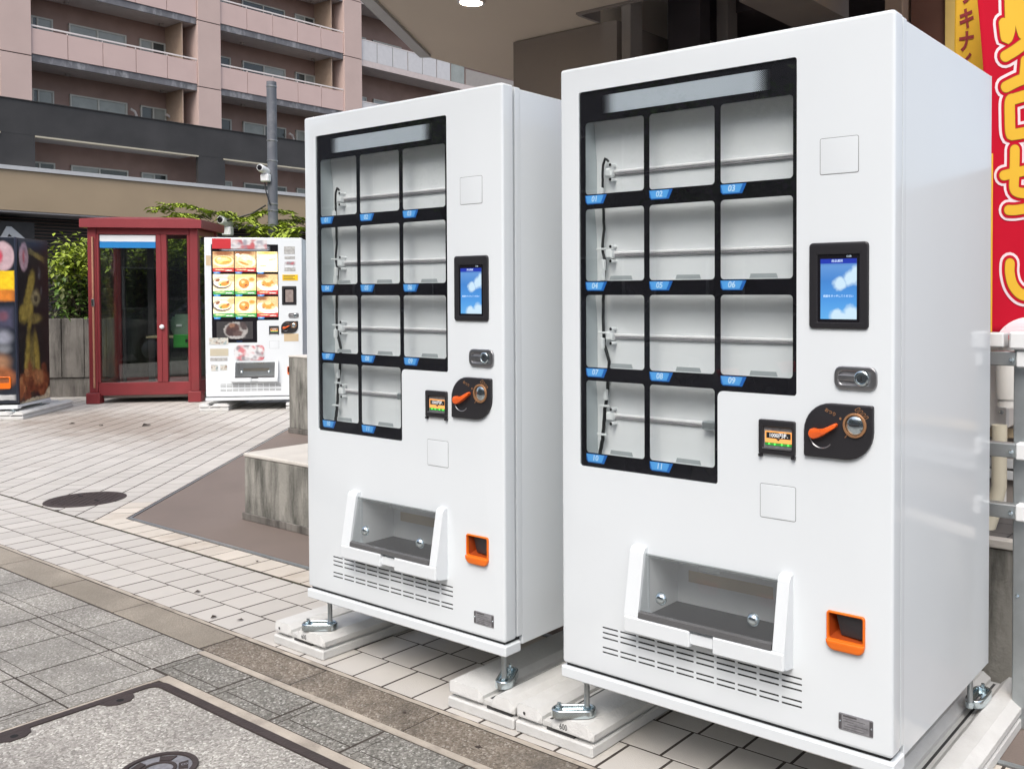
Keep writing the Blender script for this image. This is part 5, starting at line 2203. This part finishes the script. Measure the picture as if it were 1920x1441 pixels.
FLX0, FLK = .014, .00218
FLZ0, FLK2 = 1.842, .0019
px = lambda a, c: fp(1820 + a * .2358, c * .2358)
pz = lambda a, c: fp(1820 + a * .25, 300 + c * .25)
strokes = [
    [px(290, -90), px(290, 60), px(292, 200), px(285, 270), px(262, 320), px(246, 200)],
    [px(365, -90), px(360, 60), px(362, 180), px(385, 280)],
    [px(520, 190), px(424, 320), px(340, 400), px(255, 460)],
    [px(560, 520), px(430, 610), px(340, 655), px(262, 700)],
    [px(405, 490), px(400, 560), px(395, 620)],
    [px(540, 700), px(424, 755), px(330, 790), px(295, 810), px(295, 930), px(305, 1060), px(330, 1070), px(424, 1050), px(540, 1010)],
    [px(340, 1190), px(342, 1300), px(342, 1420), pz(325, 120), pz(330, 220), pz(400, 245), pz(520, 230)],
    [pz(250, 115), pz(320, 95), pz(420, 70), pz(540, 30)],
    [pz(480, -80), pz(478, 60), pz(476, 130)],
    [pz(292, 372), pz(340, 372), pz(420, 358), pz(540, 335)],
    [pz(310, 775), pz(310, 850), pz(335, 940), pz(395, 1005), pz(480, 1010), pz(560, 940)],
]
for group in ((0, 1, 2), (3, 4, 5), (6, 7, 8, 9), (10,)):
    first = None
    for w, mt, d, nm in ((.0192, 'yellow', .0034, 'letter'), (.0212, 'banner_brown', .0024, 'letter_outline'), (.031, 'banner_red', .0014, 'letter_gap'), (.041, 'banner_pink', .0004, 'letter_halo')):
        b = MB()
        for i in group:
            stroke(b, strokes[i], w * (1.0 if i not in (6, 7, 9) else .92), on_cloth, d + i * .00006)
        q = b.build(nm, M[mt], first or red_flag, weld=False)
        first = first or q
b = MB()
c0 = pz(470, 1420)
ring = [(max(.002, c0[0] + .155 * cos(a)), max(1.219, c0[1] + .115 * sin(a))) for a in [k * 2 * pi / 40 for k in range(40)]]
b.poly(ring, lambda a, c: on_cloth(a, c, .0005))
b.build('bubble', M['banner_pink'], red_flag, weld=False)
b = MB()
stroke(b, [pz(290, 1275), pz(305, 1310), pz(325, 1345)], .012, on_cloth, .0012)
stroke(b, [pz(170, 1335), pz(210, 1322), pz(255, 1312)], .008, on_cloth, .0013)
b.build('bubble_lettering', M['banner_red'], red_flag, weld=False)
b = MB()
b.box(-.006, .0, -.02, .022, 1.217, 1.86)
b.build('border', M['yellow'], red_flag)
b = MB()
b.cyl((.612, .03, .05), (.612, .03, 2.9), .011, 12)
b.build('flag_pole', M['pipe_white'], red_flag)
red_flag.rotation_euler.z = radians(50)

yel, cloth = banner('yellow_banner', (.655, 1.60, 0), .205, 1.25, 2.85, 'yellow', 'yellow banner with dark red katakana left of the red banner')
b = MB()
b.box(.205, .211, -.016, .016, 1.25, 2.85)
b.build('border', M['banner_brown'], yel)
for ch, zz in (('キ', 2.432), ('ナ', 2.345), ('ィ', 2.272), ('ラ', 2.53)):
    me = text_mesh(ch, .086, bold=.0035)
    for v in me.vertices:
        a, c = v.co.x * .75 + .048, v.co.y + zz
        v.co = on_cloth(a, c, .001)
    me.materials.clear()
    me.materials.append(M['banner_dark'])
    link('katakana', me, yel)
b = MB()
b.cyl((.19, .03, .05), (.19, .03, 2.95), .011, 12)
b.build('flag_pole', M['pipe_white'], yel)

rack = empty('pipe_rack', (1.03, .90, 0), 0, 'galvanised metal rack with white capped rails right of the nearest machine', 'rack')
b = MB()
b.cbox(.030, .085, .03, .085, 0, 1.22, .003)
b.build('upright', M['zincdull'], rack)
for z in (1.165, .880, .690):
    b = MB()
    b.cbox(-.16, .048, -.012, .028, z - .022, z + .022, .003)
    r_ = b.build('rail', M['zincdull'], rack)
    b = MB()
    b.cbox(.0485, .078, -.016, .029, z - .026, z + .026, .004)
    b.build('end_cap', M['white2'], r_)
    b = MB()
    b.lathe([(.009, 0), (.009, .006), (.005, .012)], lambda x, y, h, q=z: (.036 + x, -.0125 - h, q - .002 + y), 6)
    b.build('bolt', M['chrome'], r_)
b = MB()
b.cbox(-.04, .012, -.02, .04, 1.20, 1.245, .004)
b.build('clamp', M['white2'], rack)
b = MB()
b.cbox(.03, .09, -.03, .045, 1.195, 1.25, .006)
b.build('clamp', M['white2'], rack)
b = MB()
b.cbox(-.150, -.138, -.0135, .03, .665, .715, .002)
b.build('cable_tie', M['cable'], rack) if False else None
b = MB()
b.lathe([(.007, 0), (.007, .006), (.004, .01)], lambda x, y, h: (.046 + x, .0295 - h, .42 + y), 6)
b.build('bolt', M['chrome'], rack)
pp = empty('downpipe', (.885, 1.45, 0), 0, 'white plastic downpipe behind the metal rack', 'pipe')
b = MB()
b.cyl((.02, 0, .95), (.02, 0, 1.4), .035, 16)
b.lathe([(.040, .98), (.042, 1.0), (.042, 1.12), (.038, 1.13)], lambda x, y, h: (.02 + x, y, h), 16)
b.build('pipe_shaft', M['pipe_white'], pp, 50)
pc = empty('drain_pipe', (.875, 1.42, 0), 0, 'cream plastic drain pipe running down behind the metal rack', 'pipe')
b = MB()
b.tube([(.01, 0, .885), (.01, 0, .66), (-.01, -.02, .55), (-.03, -.06, .46), (-.06, -.1, .42)], .028, 12)
b.build('pipe_shaft', M['pipe_cream'], pc, 60)
gc = empty('wall_cabinet', (.69, 1.52, .86), 0, 'grey plastic wall cabinet behind the metal rack', 'cabinet')
b = MB()
b.cbox(0, .20, 0, .15, 0, .40, .008)
b.build('cabinet_body', M['cab_grey'], gc)
for z in (.06, .34):
    b = MB()
    b.lathe([(.008, 0), (.005, .008)], lambda x, y, h, q=z: (.175 + x, -h, q + y), 10)
    b.build('screw', M['chrome'], gc)
bw_ = empty('back_wall', (.70, 1.70, 0), 0, 'brown shop wall with pale ledges behind the metal rack', 'wall')
b = MB()
b.box(0, 3.0, 0, .2, .0, 1.9)
b.build('wall_face', M['shopgrey'], bw_)
for z, mt in ((.82, 'tan_print'), (.70, 'trimw'), (.655, 'trimw')):
    b = MB()
    b.cbox(0, 3.0, -.03, -.001, z - .018, z + .018, .003)
    b.build('ledge', M[mt], bw_)
cw_ = empty('concrete_plinth', (.80, 1.16, 0), 0, 'rough concrete plinth beside the rear of the nearest machine', 'wall')
b = MB()
b.cbox(0, 2.4, 0, .5, 0, .50, .006)
b.build('plinth_body', M['boxc'], cw_)
b = MB()
b.cbox(-.005, 2.4, -.012, .03, .5005, .532, .004)
b.build('plinth_edge', M['boxtop'], cw_)
b = MB()
for i in range(8):
    for j in range(3):
        b.box(i * .15 + .003, i * .15 + .147, .032 + j * .15, .032 + j * .15 + .144, .5005, .508)
b.build('plinth_tile', M['tile_dark'], cw_)

# ------------------------------------------------------------------ the other side of the street (seen in the glass)
M['render_wall'] = mk('street_wall', (.20, .18, .165), .7, var=.08, vscale=.6)
M['render_wall2'] = mk('street_wall_grey', (.13, .13, .135), .7, var=.08, vscale=.6)
M['car_paint'] = mk('car_paint', (.16, .165, .175), .2, metal=.3, var=.03, coat=.6)
M['tyre'] = mk('tyre_rubber', (.02, .02, .02), .8)


def street_house(x0, x1, y0, h, mt, label):
    o = empty('street_building', (x0, y0, 0), 0, label, 'building')
    b = MB()
    b.box(0, x1 - x0, -8, 0, -.1, h)
    b.build('wall', M[mt], o)
    b = MB()
    b.box(-.15, x1 - x0 + .15, -8.15, .15, h, h + .25)
    b.build('roof_slab', M['soffitg'], o)
    n = int((x1 - x0) / 2.4)
    fl = int(h / 3)
    for k in range(fl):
        for i in range(n):
            xa = .6 + i * 2.4
            b = MB()
            b.box(xa, xa + 1.5, .001, .06, k * 3 + .9, k * 3 + 2.3)
            w = b.build('window', M['wframe'], o)
            b = MB()
            b.box(xa + .06, xa + 1.44, .0601, .07, k * 3 + .96, k * 3 + 2.24)
            b.build('pane', M['pane'], w)


street_house(-30, -14.4, -15, 12, 'render_wall2', 'grey four storey building across the street seen as a reflection')
street_house(-14, 3, -16, 9, 'render_wall', 'brown three storey building across the street seen as a reflection')
street_house(3.6, 18, -15.5, 12, 'render_wall2', 'grey corner building across the street to the right')


def street_tree(x, y, h, label):
    o = empty('street_tree', (x, y, 0), 0, label, 'tree', 'trees across the street')
    b = MB()
    b.tube([(0, 0, -.1), (.05, .03, h * .3), (0, .1, h * .62)], [.14, .11, .06], 8)
    rnd = random.Random(int(abs(x) * 100))
    lf = MB()
    for k in range(9):
        a = k * 2.4
        e = Vector((cos(a) * h * .22, sin(a) * h * .22, h * rnd.uniform(.5, .95)))
        s_ = Vector((0, .05, h * .4))
        b.tube([s_, s_.lerp(e, .5) + Vector((0, 0, .1)), e], [.05, .035, .012], 5)
        for q in range(260):
            p = s_.lerp(e, rnd.uniform(.45, 1.1)) + Vector((rnd.gauss(0, .35), rnd.gauss(0, .35), rnd.gauss(0, .3)))
            leaf(lf, p, Vector((rnd.uniform(-1, 1), rnd.uniform(-1, 1), rnd.uniform(-.8, .3))), Vector((rnd.uniform(-.5, .5), rnd.uniform(-.5, .5), 1)), rnd.uniform(.14, .24), rnd.uniform(.04, .07))
    b.build('trunk', M['twig'], o)
    q = lf.build('crown', M['leaf_green'], o, weld=False)
    q['kind'] = 'stuff'


for x, y, h, lb in ((-12.5, -11.2, 6.5, 'left one of the street trees reflected in the windows'), (-6.5, -11.5, 5.6, 'middle one of the street trees reflected in the windows'), (1.5, -11.3, 6.2, 'right one of the street trees reflected in the windows')):
    street_tree(x, y, h, lb)


def sedan(x, y, label):
    o = empty('parked_car', (x, y, -.139), 0, label, 'car')
    prof = [(.0, .42), (.05, .62), (.25, .78), (1.05, .92), (1.85, 1.40), (2.25, 1.46), (3.05, 1.44), (3.75, 1.02), (4.35, .95), (4.48, .75), (4.50, .40), (4.3, .26), (.25, .24)]

    def wx(z):
        return .88 if z < .95 else .88 - (z - .95) * .42
    b = MB()
    n = len(prof)
    v = [(a, -wx(c), c) for a, c in prof] + [(a, wx(c), c) for a, c in prof]
    tri = [tuple(t) for t in tessellate_polygon([[Vector((a, c, 0)) for a, c in prof]])]
    b.add(v, tri + [tuple(n + i for i in reversed(t)) for t in tri] + [(i, (i + 1) % n, n + (i + 1) % n, n + i) for i in range(n)])
    b.build('body', M['car_paint'], o)
    for sy in (-1, 1):
        for pl in ([(1.28, .96), (1.92, 1.36), (2.35, 1.40), (2.35, .97)], [(2.42, .97), (2.42, 1.40), (3.0, 1.38), (3.5, 1.0)]):
            b = MB()
            v = [(a, sy * (wx(c) + .004), c) for a, c in pl]
            b.add(v + [(p[0], p[1] - sy * .01, p[2]) for p in v], [(0, 1, 2, 3), (4, 5, 6, 7), (0, 1, 5, 4), (1, 2, 6, 5), (2, 3, 7, 6), (3, 0, 4, 7)])
            b.build('side_window', M['pane'], o)
        for wxp in (.85, 3.55):
            b = MB()
            b.lathe([(.12, .76), (.31, .76), (.33, .80), (.33, .86), (.30, .90), (.20, .90)], lambda a, c, h, q=wxp, g=sy: (q + a, g * h, .33 + c), 24)
            w = b.build('wheel', M['tyre'], o, 40)
            b = MB()
            b.lathe([(.21, .895), (.19, .91), (.05, .905)], lambda a, c, h, q=wxp, g=sy: (q + a, g * h, .33 + c), 18)
            b.build('rim', M['steel'], w, 40)
        b = MB()
        b.cbox(.02, .14, sy * .52 - .18, sy * .52 + .18, .60, .72, .02)
        b.build('headlight', M['print_white'], o)
        b = MB()
        b.cbox(4.36, 4.49, sy * .56 - .16, sy * .56 + .16, .72, .84, .02)
        b.build('tail_light', M['red_print'], o)
    b = MB()
    for xa, za, xb, zb in ((1.12, .955, 1.80, 1.365), (3.15, 1.385, 3.68, 1.06)):
        b.add([(xa, -wx(za) + .08, za + .03), (xb, -wx(zb) + .08, zb + .03), (xb, wx(zb) - .08, zb + .03), (xa, wx(za) - .08, za + .03)], [(0, 1, 2, 3)])
    b.build('windscreen', M['pane'], o)


sedan(-6.9, -5.6, 'grey saloon car parked on the road, reflected in the display windows')

# ------------------------------------------------------------------ dead leaves on the paving
rl = random.Random(5)
for x, y, lb in ((-1.83, .07, 'dark dead leaf on the pale tiles just left of the leftmost concrete block'), (-1.97, .03, 'small dark leaf by the kerb, left of the leaf beside the leftmost block'),
                 (-2.35, .17, 'small dark leaf among the pale tiles midway along the kerb'), (-2.02, .57, 'dark leaf on the sandy tiles by the left machine plinth'),
                 (-2.6, .60, 'dark leaf on the sandy tiles in front of the concrete box'), (-3.2, .61, 'dark leaf at the edge of the brown floor left of the concrete box'),
                 (-.57, -.12, 'dark leaf on the worn kerb in front of the near pair of blocks'), (-.20, -.14, 'dark leaf on the worn kerb below the joint of the near blocks'),
                 (-8.6, 2.5, 'largest dead leaf on the stained tiles in front of the phone booth'), (-8.15, 2.72, 'dead leaf on the stained tiles in front of the stocked machine'), (-8.95, 2.42, 'dead leaf on the stained tiles nearest the black machine')):
    o = MB()
    a = rl.uniform(0, 6.28)
    sz = rl.uniform(.018, .034) if x > -4 else rl.uniform(.06, .12)
    leaf(o, Vector((0, 0, 0)), Vector((cos(a), sin(a), .15)), Vector((.2, .1, 1)), sz, sz * .3)
    q = o.build('dead_leaf', M['dead_leaf'], None, weld=False)
    q.location = (x, y, .004)
    tag(q, lb, 'leaf', 'dead leaves on the paving')
